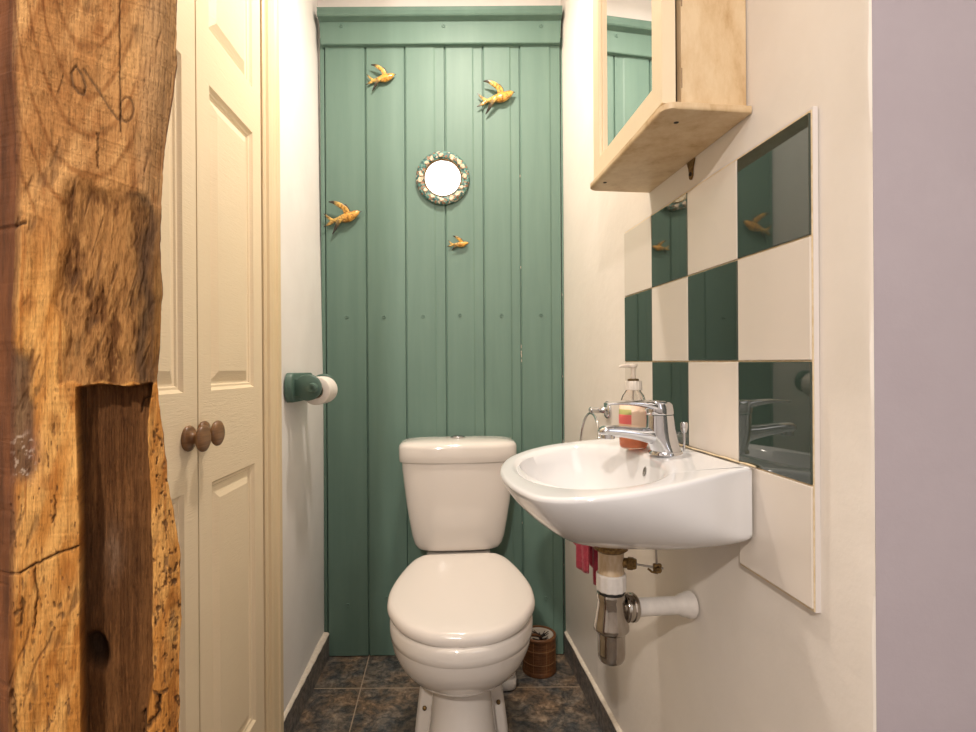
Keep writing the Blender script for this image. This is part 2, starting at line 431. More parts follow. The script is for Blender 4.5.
# ------------------------------------------------------------------ tile panel on the right wall
def tilepanel():
    base = 1.317
    T = thing('tiled_splashback', 'chequered splashback of dark green and cream tiles on the right wall above basin', 'splashback', RW(base, -.0055), RROT-.0093)
    P = .1611; tilt = -.012
    def zz(s, z): return z - .008*(s/.645) + .004
    rows = [(1.3225, 1.168), (1.168, 1.0115), (1.0115, .8555), (.8555, .7005)]
    # backing board (L-shaped) and grout
    bm = bmesh.new()
    out = [(0, .8560), (3*P, .8560), (3*P, .6975), (4*P+.0006, .6975), (4*P+.0006, 1.3285), (0, 1.3285)]
    loft(bm, [[(s, y, zz(s, z)) for s, z in out] for y in (-.0002, -.0070)])
    obj('backing_board', bm, M['board'], T, smooth=False)
    bm = bmesh.new()
    out = [(0.0005, .8565), (3*P+.0005, .8565), (3*P+.0005, .6985), (4*P, .6985), (4*P, 1.3245), (0.0005, 1.3245)]
    loft(bm, [[(s, y, zz(s, z)) for s, z in out] for y in (-.0071, -.0086)])
    obj('grout', bm, M['grout'], T, smooth=False)
    for r, (zt, zb) in enumerate(rows):
        for c in range(4):
            if r == 3 and c < 3: continue
            dark = (r+c) % 2 == 1 if r < 3 else False
            g = .0011; t = bmesh.new()
            s0, s1 = c*P+g, (c+1)*P-g
            box(t, (s0, -.0110, zb+g), (s1, -.0072, zt-g), .0011, 2)
            for v in t.verts: v.co.z = zz(v.co.x, v.co.z)
            o = obj('tile', t, M['darktile' if dark else 'creamtile'], T, smooth=False)
            o['label'] = 'dark green glossy tile' if dark else 'cream glossy tile'
tilepanel()

# ------------------------------------------------------------------ mirror cabinet
def cabinet():
    Y0 = .8315
    T = thing('bathroom_cabinet', 'distressed cream wall cabinet with mirrored door, hung high on right wall above the tiles', 'cabinet', RW(1.170, .001) + Vector((0, 0, 1.380)), RROT)
    L = (1.178-Y0)/DZ; H = .74
    bm = bmesh.new()
    for lo, hi in (((0, -.104, .0115), (.016, 0, H)), ((L-.016, -.104, .0115), (L, 0, H)), ((.016, -.008, .0115), (L-.016, 0, H)), ((.016, -.104, H-.016), (L-.016, -.008, H))):
        box(bm, lo, hi, .0012, 1)
    obj('carcass', bm, M['cab'], T)
    # base board with rounded front corners
    bm = bmesh.new(); R = .018; d = .137; a0, a1 = -.010, L+.013
    out = [(a0, 0), (a1, 0)] + [(a1-R+R*math.cos(t), -d+R-R*math.sin(t)) for t in np.linspace(0, PI/2, 8)] + [(a0+R-R*math.sin(t), -d+R-R*math.cos(t)) for t in np.linspace(0, PI/2, 8)]
    cx, cy = (a0+a1)/2, -d/2
    rings = []
    for z, k in ((0, .002), (.0015, 0.0004), (.0058, -.0005), (.010, .0004), (.0112, .002)):
        rings.append([(x+(cx-x)*k*8*.8 if False else x-math.copysign(k, x-cx), y-math.copysign(k, y-cy) if y < -.001 else y, z) for x, y in out])
    loft(bm, rings); obj('base_board', bm, M['cab'], T, angle=50)
    # door frame
    D0, D1 = -.1065, -.1275
    dr = None
    bm = bmesh.new(); z0, z1 = .0145, H-.002; s0, s1 = .001, L-.001; wd = .040
    loops = []
    for o_, y in ((0, D0), (0, D1+.001), (.001, D1), (wd-.003, D1), (wd-.002, D1+.0012), (wd, D1+.0015), (wd+.001, D1+.006), (wd+.005, D1+.007), (wd+.0065, D1+.012), (wd+.0065, D0)):
        loops.append([(s0+o_, y, z0+o_), (s1-o_, y, z0+o_), (s1-o_, y, z1-o_), (s0+o_, y, z1-o_)])
    loops.append(loops[0])
    vr = loft(bm, loops, False, False); bmesh.ops.remove_doubles(bm, verts=bm.verts[:], dist=1e-6)
    dr = obj('door', bm, M['cabdoor'], T, angle=20)
    bm = bmesh.new(); q = wd+.0062
    box(bm, (s0+q, D1+.0095, z0+q), (s1-q, D1+.0125, z1-q)); obj('mirror_glass', bm, M['mirror'], dr, smooth=False)
    dr.location = (0, D0, 0); dr.rotation_euler = (0, 0, -.018)
    for ob in [dr]+list(dr.children):
        for v in ob.data.vertices: v.co.y -= D0
    # small dark scars in the paint beside the door
    for z, h_, wd_ in ((.038, .05, .0016), (.16, .03, .0022), (.215, .022, .0030), (.262, .035, .0018), (.30, .02, .0026)):
        bm = bmesh.new(); box(bm, (L-.0004, -.1042, z), (L+.0004, -.1042+wd_, z+h_*.6), .0003, 1); obj('paint_scar', bm, M['card'], T)
    # screws in underside and hinge
    for s, y in ((L-.030, -.098), (.045, -.118)):
        bm = bmesh.new(); lathe(bm, [(.0042, .0004), (.0038, -.0004), (.001, -.0002)], 14, Matrix.Translation((s, y, 0)))
        obj('screw_head', bm, M['bristle'], T)
    # hanging plate below the cabinet, seen on the wall
cabinet()
def hanging_plate():
    Yp = 268.5/(693-423)
    T = tag(None or bpy.data.objects.new('hanging_plate', None), 'small brass keyhole hanging plate on the wall just under the cabinet', 'bracket'); COL.objects.link(T)
    T.location = RW(Yp, .0005) + Vector((0, 0, 1.360)); T.rotation_euler = (0, 0, RROT)
    bm = bmesh.new(); out = [(-.015, .019), (.015, .019), (.0085, .006)] + [(.0072*math.cos(t), -.006+.010*math.sin(t)) for t in np.linspace(0.3, -PI-.3, 14)] + [(-.0085, .006)]
    loft(bm, [[(x, y, z) for x, z in out] for y in (0, -.002)]); obj('plate', bm, M['brass'], T)
    bm = bmesh.new(); lathe(bm, [(.0038, 0), (.0040, -.0006), (.003, -.0022), (.001, -.0026)], 16, axis_mat((0, -.002, -.006), (0, 1, 0))); obj('screw_head', bm, M['bristle'], T)
hanging_plate()

# ------------------------------------------------------------------ toilet
def egg(w, f, b, n=64, pb=1.0, wb=None, pf=1.0):
    """closed plan outline, front (-y) length f, back (+y) length b, half width w; wb = half width of a flat back"""
    out = []
    for i in range(n):
        t = 2*PI*i/n; c, s = math.cos(t), math.sin(t)
        if s <= 0: out.append((w*sgn(c, pf), f*sgn(s, pf)))
        else:
            x = w*c; y = b*s
            if wb is not None:
                # superellipse whose back is squared off toward wb
                e = .72; x = (w*sgn(c, e)); y = b*sgn(s, e); k = (y/b)**1.5
                x = x*(1-k) + k*min(1, abs(x)/w*1.0)**.9*math.copysign(wb, x)
            out.append((x, y))
    return out
def toilet():
    T = thing('toilet', 'white close-coupled toilet with closed lid in front of the green boards', 'toilet', (-.0725, 1.398, 0), .072)
    # local: y=0 at widest seat row; back at +y
    def at(o, z, cy=0, cx=0): return [(x+cx, y+cy, z) for x, y in o]
    # --- bowl and pedestal in one ceramic piece
    bm = bmesh.new(); R = []
    def E(w, f, b, z, cy=0, wb=None): return at(egg(w, f, b, wb=wb), z, cy)
    R += [E(.10, .11, .12, .385, .02, .08), E(.168, .182, .222, .388, -.02, .12), E(.176, .190, .228, .385, -.02, .125), E(.1795, .194, .230, .378, -.02, .125),
          E(.1795, .194, .230, .360, -.02, .125), E(.179, .193, .230, .3465, -.02, .125), E(.1765, .1905, .229, .3445, -.02, .125), E(.1765, .190, .229, .3425, -.02, .125),
          E(.172, .184, .229, .318, -.02, .124), E(.161, .169, .228, .290, -.02, .122), E(.144, .148, .226, .262, -.018, .118), E(.120, .122, .222, .238, -.014, .108),
          E(.094, .098, .216, .222, -.006, .092), E(.080, .084, .210, .213, .0, .084), E(.0745, .076, .206, .204, .004, .080), E(.0740, .074, .205, .190, .004, .078),
          E(.078, .080, .205, .14, .004, .080), E(.084, .090, .205, .09, .004, .086), E(.093, .104, .206, .03, .004, .094), E(.098, .112, .207, .008, .004, .098), E(.098, .112, .207, .0, .004, .098)]
    loft(bm, R)
    bmesh.ops.recalc_face_normals(bm, faces=bm.faces[:])
    obj('bowl', bm, M['ceramic'], T, angle=60)
    # rear foot flanges with bolts
    bm = bmesh.new(); R = []
    for w_, f_, z in ((.126, .0, .0), (.125, .0, .03), (.116, .004, .10), (.108, .008, .16), (.098, .012, .205), (.088, .016, .226), (.07, .022, .233)):
        R.append([(x, y, z) for x, y in ((-w_, .05+f_+.012), (-w_*.9, .05+f_), (w_*.9, .05+f_), (w_, .05+f_+.012), (w_, .19), (-w_, .19))])
    loft(bm, R); bmesh.ops.bevel(bm, geom=bm.edges[:], offset=.003, segments=2, affect='EDGES'); obj('foot', bm, M['ceramic'], T, angle=50)
    for s, z in ((-1, .100), (1, .106)):
        bm = bmesh.new(); lathe(bm, [(.0055, .0), (.006, .003), (.005, .007), (.002, .009)], 14, axis_mat((s*.0985, .0555, z), (0, -1, 0)))
        obj('fixing_bolt', bm, M['brass'], T)
    # --- seat lid: tilted shell, rounded edge
    tilt = .055/.42
    def lidout(w, f, b, wb):
        ctl = [(0, -f), (w*.40, -f*.93), (w*.74, -f*.69), (w*.955, -f*.32), (w, .0), (w*.965, b*.26), (w*.87, b*.56), (w*.745, b*.83), (wb*1.0, b*.955), (wb*.82, b), (0, b*1.01)]
        P = [tuple(p) for p in spline(ctl, 6)]
        return P + [(-x, y) for x, y in P[::-1][1:-1]]
    def lidring(k, dz, flat=0):
        o = lidout(.183-k, .190-k, .216-k, max(.02, .118-k)); 
        return [(x*1.01, y-.018, .4325+.120*y*1.0 + dz) for x, y in o]
    bm = bmesh.new()
    R = [lidring(.03, -.026), lidring(.007, -.026), lidring(.003, -.024), lidring(.0005, -.018), lidring(0, -.012), lidring(.0015, -.005), lidring(.005, .0005), lidring(.011, .004), lidring(.022, .0065), lidring(.045, .0085), lidring(.08, .0098), lidring(.12, .0105), lidring(.16, .0108)]
    loft(bm, R); obj('seat_lid', bm, M['seat'], T, angle=70)
    # seat ring under the lid
    bm = bmesh.new()
    def sr(k, dz): 
        o = lidout(.180-k, .186-k, .205-k, max(.02, .11-k)); return [(x, y-.016, .4040+.098*y + dz) for x, y in o]
    R = [sr(.07, -.004), sr(.012, -.0045), sr(.006, -.004), sr(.004, .0), sr(.006, .003), sr(.07, .003)]; R.append(R[0])
    loft(bm, R, False, False); bmesh.ops.remove_doubles(bm, verts=bm.verts[:], dist=1e-6); obj('seat_ring', bm, M['seat'], T, angle=70)
    # hinges
    for s in (-1, 1):
        bm = bmesh.new(); tube(bm, [(s*.070-.016, .204, .430), (s*.070+.016, .204, .430)], .0065, 16); box(bm, (s*.070-.009, .198, .386), (s*.070+.009, .211, .430), .002); obj('hinge', bm, M['seat'], T)
    # shelf connecting bowl to cistern
    bm = bmesh.new(); box(bm, (-.105, .17, .33), (.105, .40, .418), .014, 3); obj('cistern_shelf', bm, M['ceramic'], T)
    # --- cistern
    yb = .482; yc = .395
    def cr(w, d, z, p=.42, bulge=.0):
        o = []
        for i in range(72):
            t = 2*PI*i/72; c, s = math.cos(t), math.sin(t)
            x = w*sgn(c, p); y = d*sgn(s, p)
            if s < 0: y -= bulge*(1-(x/w)**2)
            o.append((x, yc+y-.004, z))
        return o
    bm = bmesh.new()
    R = [cr(.110, .055, .424), cr(.122, .064, .4245, bulge=.004), cr(.134, .070, .430, bulge=.008), cr(.143, .0745, .445, bulge=.010), cr(.150, .077, .47, bulge=.012), cr(.159, .080, .52, bulge=.013), cr(.167, .082, .57, bulge=.014), cr(.174, .083, .63, bulge=.014), cr(.1800, .083, .68, bulge=.014), cr(.182, .083, .7052, bulge=.014)]
    loft(bm, R); obj('cistern', bm, M['ceramic'], T, angle=60)
    bm = bmesh.new()
    R = [cr(.175, .078, .7055, bulge=.014), cr(.1875, .0855, .7062, bulge=.015), cr(.190, .087, .7095, bulge=.015), cr(.1905, .0875, .730, bulge=.015), cr(.1905, .0875, .7515, bulge=.015), cr(.188, .085, .760, bulge=.015), cr(.182, .080, .7655, bulge=.014), cr(.164, .068, .7705, bulge=.012), cr(.124, .045, .7745, bulge=.008), cr(.05, .02, .776)]
    loft(bm, R); o = obj('cistern_lid', bm, M['ceramic'], T, angle=60)
    bm = bmesh.new(); lathe(bm, [(.0235, .764), (.0240, .7700), (.0225, .7722), (.0175, .7722), (.0170, .7712), (.0165, .7735), (.012, .7755), (.004, .776)], 36, Matrix.Translation((.0, yc-.01, .008)))
    obj('flush_button', bm, M['nickel'], T)
toilet()

# ------------------------------------------------------------------ basin
BY = .977
def zr(t): return .8555-.11*t
def basin():
    T = thing('wash_basin', 'white ceramic wall-hung basin with curved front fixed under the tiled splashback', 'basin', RW(BY), RROT)
    half = [(.184, .0155), (.190, .05), (.206, .096), (.219, .15), (.225, .20), (.222, .246), (.206, .295), (.174, .330), (.122, .346), (.06, .355), (0, .357), (-.06, .352), (-.120, .338), (-.175, .314), (-.222, .272), (-.248, .222), (-.250, .17), (-.240, .12), (-.224, .057), (-.214, .0155)]
    pts = spline(half, 6)
    n1 = len(pts); nb = 40
    back = [np.array((-.214 + (.184+.214)*k/nb, .0155)) for k in range(1, nb)]
    O = [tuple(p) for p in pts] + [tuple(p) for p in back]; N = len(O)
    C = (0, .175)
    def ring(rho, zf, cen=C): return [(cen[0]+(s-cen[0])*rho, -(cen[1]+(t-cen[1])*rho), zf(s, t)) for s, t in O]
    bm = bmesh.new(); R = []
    # underside: centre -> edge
    def zl(t): u = min(1, max(0, (t-.0155)/.27)); u = u*u*(3-2*u); return .748 + (zr(t)-.015-.748)*u
    def ee(t): u = min(1, max(0, (t-.0155)/.30)); u = u*u*(3-2*u); return .018+.762*u
    for phi in (81, 76, 70, 63, 56, 49, 42, 35, 28, 22, 16.5, 12, 8, 5, 2.8, 1.4, .5, .1):
        ph = math.radians(phi); h = lambda s, t, q=math.sin(ph): (zr(t)-.006) - (zr(t)-.006-.700-.043*max(0, 1-(t-.0155)/.22)*(1-q*q))*q**(2*ee(t))
        R.append(ring(math.cos(ph), h))
    R.append([(s, -t, zr(t)-.006) for s, t in O])
    def inset(k, dz):
        o = []
        for i, (s, t) in enumerate(O):
            a = np.array(O[(i-2) % N]); b = np.array(O[(i+2) % N]); d = b-a; d /= np.linalg.norm(d)+1e-9
            nrm = np.array((-d[1], d[0]))   # inward?
            p = np.array((s, t)); 
            if np.dot(nrm, np.array(C)-p) < 0: nrm = -nrm
            q = p+nrm*k; q[1] = max(q[1], .0155)
            o.append((q[0], -q[1], zr(t)+dz))
        return o
    R += [inset(.0006, -.003), inset(.0022, -.0008), inset(.005, .0004), inset(.010, .0005)]
    # rim flat -> bowl lip
    def bowl(a, b, f, ct, z):
        """superelliptic bowl ring: half size a along s, front len f, back len b about (0,ct)"""
        o = []
        for s, t in O:
            ang = math.atan2(t-C[1], s); c, sn = math.cos(ang), math.sin(ang)
            L = f if sn > 0 else b
            tt = ct+L*sgn(sn, .92); o.append((-.012+a*sgn(c, .92), -tt, z(tt)))
        return o
    top = lambda t: zr(t)+.0005
    R.append(bowl(.205, .112, .140, .195, top))
    R.append(bowl(.196, .104, .133, .195, lambda t: zr(t)-.0015))
    R.append(bowl(.190, .098, .128, .195, lambda t: zr(t)-.007))
    for k, d in ((.97, .018), (.93, .036), (.86, .056), (.76, .076), (.62, .094), (.46, .106), (.30, .112), (.16, .115), (.11, .116)):
        R.append(bowl(.190*k, .098*k, .128*k, .195-.02*(1-k), lambda t, d=d: .838-d))
    loft(bm, R, True, True)
    obj('bowl', bm, M['basin'], T, angle=80)
    # overflow chamber bulge underneath
    bm = bmesh.new()
    lathe(bm, [(.004, -.030), (.016, -.028), (.026, -.020), (.030, -.008), (.031, .03)], 28, Matrix.Translation((0, -.090, .716)) @ Matrix.Diagonal((1.3, 1.15, 1, 1)))
    obj('overflow_chamber', bm, M['basin'], T)
    bm = bmesh.new(); lathe(bm, [(.0075, 0), (.0088, .001), (.0088, .0016), (.006, .0018), (.0055, -.002), (.0005, -.002)], 24, axis_mat((.0, -.1008, .816), (0, -.97, .22)) @ Matrix.Diagonal((.6, 1, 1, 1))); obj('overflow_ring', bm, M['steel'], T)
    bm = bmesh.new(); lathe(bm, [(.026, 0), (.027, .002), (.022, .003), (.014, .002), (.013, .005), (.001, .007)], 28, Matrix.Translation((-.012, -.178, .7215))); obj('waste_plug', bm, M['chrome'], T)
    bm = bmesh.new(); tube(bm, [(.19-.4*k/20, -.0140, zr(0)+.0002+.0004*math.sin(k*1.9)) for k in range(21)], [.0016+.0004*math.sin(k*2.3) for k in range(21)], 8); obj('sealant', bm, M['grout'], T)
    return T
basin()

# ------------------------------------------------------------------ bottle trap and waste
TX, TY = .2145, .957
def waste():
    T = thing('bottle_trap', 'chrome bottle trap and white waste pipe running from basin into the right wall', 'waste pipe', (TX, TY, .48))
    b = .48
    def lt(name, prof, m, mt=None, seg=36):
        bm = bmesh.new(); lathe(bm, [(r, z-b) for r, z in prof], seg); return obj(name, bm, m, T, angle=45)
    lt('waste_flange', [(.021, .702), (.033, .700), (.0345, .695), (.033, .690), (.030, .688), (.030, .683), (.026, .680), (.023, .678)], M['brass'])
    lt('tailpiece', [(.0225, .680), (.0225, .63)], M['creamplastic'])
    # ribbed nut
    bm = bmesh.new(); t = bmesh.new(); R = []
    for z, k in ((.640, -.0015), (.638, 0), (.612, 0), (.610, -.0015)):
        R.append([((.0252+k+(.0010 if i % 6 < 3 else 0))*math.cos(2*PI*i/72), (.0252+k+(.0010 if i % 6 < 3 else 0))*math.sin(2*PI*i/72), z-b) for i in range(72)])
    loft(bm, R); obj('compression_nut', bm, M['plastic'], T, angle=30)
    lt('washer', [(.021, .611), (.0232, .610), (.0232, .605), (.021, .604)], M['black'])
    lt('trap_body', [(.022, .606), (.0245, .605), (.0258, .600), (.0245, .594), (.0240, .590), (.0252, .578), (.0280, .560), (.0300, .550), (.0308, .547), (.0308, .542), (.0285, .539), (.0245, .536), (.0240, .53)], M['dullchrome'])
    lt('trap_cup', [(.0238, .536), (.0240, .500), (.0232, .492), (.0200, .486), (.0145, .4825), (.006, .4805), (.001, .480)], M['dullchrome'])
    # horizontal branch toward the wall
    u = Vector((.1585, .040, -.012)).normalized(); L = .162
    def brn(name, prof, m, off=0):
        bm = bmesh.new(); lathe(bm, prof, 32, axis_mat((0, 0, .577-b), u)); return obj(name, bm, m, T, angle=40)
    brn('side_outlet', [(.016, .012), (.016, .026)], M['dullchrome'])
    brn('side_nut', [(.019, .022), (.0238, .023), (.0255, .026), (.0255, .029), (.0230, .031), (.0230, .036), (.0250, .038), (.0250, .043), (.0225, .046), (.018, .047)], M['dullchrome'])
    brn('waste_arm', [(.0158, .045), (.0158, .132), (.0185, .137), (.0205, .141), (.0205, .145), (.0225, .150), (.0240, .154), (.0240, .1595), (.019, .1605)], M['plastic'])
    # pop-up linkage
    v = Vector((.93, -.36, 0)).normalized()
    bm = bmesh.new(); tube(bm, [v*.018+Vector((0, 0, .660-b)), v*.028+Vector((0, 0, .660-b))], .0085, 16)
    bm2 = bmesh.new(); lathe(bm, [(.0095, 0), (.0115, .001), (.0115, .009), (.0100, .011), (.0100, .0125), (.0085, .0155)], 6, axis_mat(v*.028+Vector((0, 0, .660-b)), v)); bm2.free()
    obj('linkage_nut', bm, M['brass'], T, angle=20)
    e = v*.078
    bm = bmesh.new(); tube(bm, [v*.04+Vector((0, 0, .660-b)), v*.060+Vector((0, 0, .659-b)), v*.088+Vector((0, 0, .658-b))], .0018, 10); obj('linkage_rod', bm, M['steel'], T)
    bm = bmesh.new(); tube(bm, [e+Vector((0, 0, .652-b)), e+Vector((-.003, .001, .71-b))], .0018, 10); obj('lift_rod', bm, M['steel'], T)
    bm = bmesh.new(); box(bm, (e.x-.007, e.y-.004, .652-b), (e.x+.007, e.y+.004, .665-b), .0015); lathe(bm, [(.005, -.010), (.005, .010)], 12, axis_mat((e.x, e.y, .657-b), (0, 1, 0))); tube(bm, [(e.x-.016, e.y, .657-b), (e.x-.010, e.y-.002, .652-b), (e.x, e.y-.003, .650-b)], .002, 8); obj('rod_clamp', bm, M['brass'], T)
waste()

# ------------------------------------------------------------------ mixer tap
def tap():
    tb = .070; yb_ = .945
    s0 = 0
    P0 = RW(BY, tb, .017); P0.z = zr(tb)+.0012
    T = thing('mixer_tap', 'chrome single-lever mixer tap standing on the shelf of the basin', 'tap', P0, RROT)
    # local x = along wall, -y = out of wall
    bm = bmesh.new(); lathe(bm, [(.0290, 0), (.0290, .004), (.0275, .0062), (.023, .0068)], 40); obj('base_ring', bm, M['chrome'], T)
    def sec(c, a, b_, z, p=.75, n=40, dz=0):
        return [(a*sgn(math.cos(2*PI*i/n), p), -(c+b_*sgn(math.sin(2*PI*i/n), p)), z+dz*math.sin(2*PI*i/n)) for i in range(n)]
    bm = bmesh.new()
    loft(bm, [sec(.0, .0262, .0262, .0065, 1), sec(.001, .0258, .0262, .010, 1), sec(.004, .0245, .0265, .018, .95), sec(.007, .0232, .0265, .030, .9), sec(.009, .0225, .0250, .045, .85), sec(.010, .0222, .0232, .060, .82), sec(.011, .0222, .0225, .0690, .82)])
    obj('tap_body', bm, M['chrome'], T, angle=60)
    # lever cap + blade
    bm = bmesh.new()
    loft(bm, [sec(.011, .0222, .0225, .0702, .8), sec(.011, .0228, .0232, .0722, .8), sec(.012, .0228, .0236, .080, .8, dz=.001), sec(.013, .0222, .0232, .0885, .8, dz=.0015), sec(.014, .0205, .0215, .0925, .8, dz=.002), sec(.014, .014, .015, .0945, .8, dz=.001)])
    path = spline([(.016, .0825, .0215, .0105), (.035, .0875, .0212, .0075), (.060, .0905, .0195, .0050), (.085, .0908, .0165, .0034), (.104, .0895, .0118, .0024), (.108, .0893, .0100, .0018)], 6)
    R = []
    for y, z, wv, h in path:
        R.append([(wv*sgn(math.cos(2*PI*i/28), .6), -y, z+h*sgn(math.sin(2*PI*i/28), .8)) for i in range(28)])
    t = bmesh.new(); loft(t, R); merge(bm, t)
    obj('lever', bm, M['chrome'], T, angle=55)
    # spout
    bm = bmesh.new(); R = []
    for y, z, wv, h in spline([(.004, .030, .0185, .019), (.022, .0325, .0182, .0165), (.045, .0360, .0170, .0125), (.075, .0405, .0158, .0105), (.100, .0430, .0150, .0098), (.112, .0432, .0135, .0085), (.1185, .0425, .0085, .005), (.1205, .042, .004, .0025)], 6):
        R.append([(wv*sgn(math.cos(2*PI*i/32), .85), -y, z+h*sgn(math.sin(2*PI*i/32), .85)) for i in range(32)])
    loft(bm, R); obj('spout', bm, M['chrome'], T, angle=60)
    bm = bmesh.new(); lathe(bm, [(.0118, .040), (.0118, .0300), (.0105, .0290), (.0095, .0300), (.001, .0290)], 28, Matrix.Translation((0, -.104, 0))); obj('aerator', bm, M['chrome'], T)
    bm = bmesh.new(); lathe(bm, [(.0022, 0), (.0022, .036), (.0045, .038), (.0058, .043), (.0066, .052), (.005, .0555), (.001, .0565)], 20, Matrix.Translation((.001, .0340, 0))); obj('pop_up_knob', bm, M['chrome'], T)
tap()

# ------------------------------------------------------------------ soap dispenser
def soap():
    p = RW(1.045, .094); p.z = zr(.09)+.0025
    T = thing('soap_dispenser', 'clear pump bottle of orange hand soap standing on the basin behind the tap', 'soap bottle', p, 2.8)
    m = mat('clear bottle plastic', (.93, .90, .86), .06, trans=.95, ior=1.15)
    ml = mat('orange soap', (.95, .27, .09), .1, trans=.45, ior=1.34)
    prof = [(.0215, 0), (.0245, .002), (.0262, .008), (.0266, .02), (.0262, .050), (.0250, .078), (.0236, .090), (.0200, .100), (.0150, .107), (.0132, .110), (.0132, .118)]
    bm = bmesh.new(); lathe(bm, prof, 40); obj('bottle', bm, m, T, angle=60)
    bm = bmesh.new(); lathe(bm, [(.020, .0025), (.0235, .004), (.0250, .009), (.0254, .02), (.0252, .036), (.001, .0362)], 40); obj('soap_liquid', bm, ml, T, angle=60)
    # wrap-round label with colour bands
    lm = mat('soap label', (.85, .55, .35), .4)
    tc = nd(lm, 'ShaderNodeTexCoord'); sp = nd(lm, 'ShaderNodeSeparateXYZ'); ln(lm, tc, 'Object', sp, 'Vector')
    mr = nd(lm, 'ShaderNodeMapRange'); mr.inputs['From Min'].default_value = .03; mr.inputs['From Max'].default_value = .086; ln(lm, sp, 'Z', mr, 'Value')
    r = ramp(lm, mr, [(0, (.82, .50, .30)), (.28, (.86, .60, .42)), (.30, (.78, .16, .15)), (.60, (.82, .26, .22)), (.62, (.46, .46, .17)), (.78, (.62, .56, .28)), (.80, (.86, .66, .48)), (1, (.84, .66, .50))], 'Result')
    r.color_ramp.interpolation = 'CONSTANT'; 
    mr2 = nd(lm, 'ShaderNodeMapRange'); mr2.inputs['From Min'].default_value = -.026; mr2.inputs['From Max'].default_value = .026; ln(lm, sp, 'X', mr2, 'Value')
    r2 = ramp(lm, mr2, [(0, (0, 0, 0)), (.52, (1, 1, 1))], 'Result'); r2.color_ramp.interpolation = 'CONSTANT'
    mx = nd(lm, 'ShaderNodeMixRGB'); ln(lm, r2, 'Color', mx, 'Fac'); mx.inputs['Color1'].default_value = (.84, .62, .46, 1); ln(lm, r, 'Color', mx, 'Color2')
    ln(lm, mx, 'Color', lm.node_tree.nodes['Principled BSDF'], 'Base Color')
    bm = bmesh.new(); R = []
    for z in (.034, .05, .066, .084):
        rr = .0268 - (.0014 if z > .07 else 0) + .0002
        R.append([(rr*math.cos(a), rr*math.sin(a), z) for a in np.linspace(PI*.08, PI*.92+.3, 24)])
    loft(bm, R, False, False, closed=False); o = obj('label', bm, lm, T); sm = o.modifiers.new('thick', 'SOLIDIFY'); sm.thickness = .0003; sm.offset = 1
    bm = bmesh.new(); R = []
    for z, r_ in ((.110, .0152), (.111, .0160), (.124, .0158), (.127, .0148), (.1275, .0125)):
        R.append([((r_+(.0006 if i % 4 < 2 else 0))*math.cos(2*PI*i/64), (r_+(.0006 if i % 4 < 2 else 0))*math.sin(2*PI*i/64), z) for i in range(64)])
    loft(bm, R); obj('collar', bm, mat('clear ribbed cap', (.66, .60, .53), .3), T, angle=25)
    bm = bmesh.new(); lathe(bm, [(.0105, .127), (.0105, .131), (.006, .132)], 28); obj('lock_ring', bm, mat('brown ring', (.10, .06, .02), .4), T)
    pm = mat('milky pump plastic', (.80, .70, .60), .3, trans=.3)
    bm = bmesh.new(); lathe(bm, [(.0048, .130), (.0042, .150), (.0050, .152), (.0078, .154), (.0080, .157), (.0065, .1595), (.001, .160)], 24)
    tube(bm, [(0, 0, .1565), (.012, .004, .1565), (.021, .007, .1555), (.025, .0085, .1535)], [.0042, .0036, .0030, .0024], 12); obj('pump_head', bm, pm, T, angle=60)
    bm = bmesh.new(); tube(bm, [(0, 0, .008), (.002, 0, .06), (0, 0, .11)], .0020, 10); obj('dip_tube', bm, pm, T)
soap()

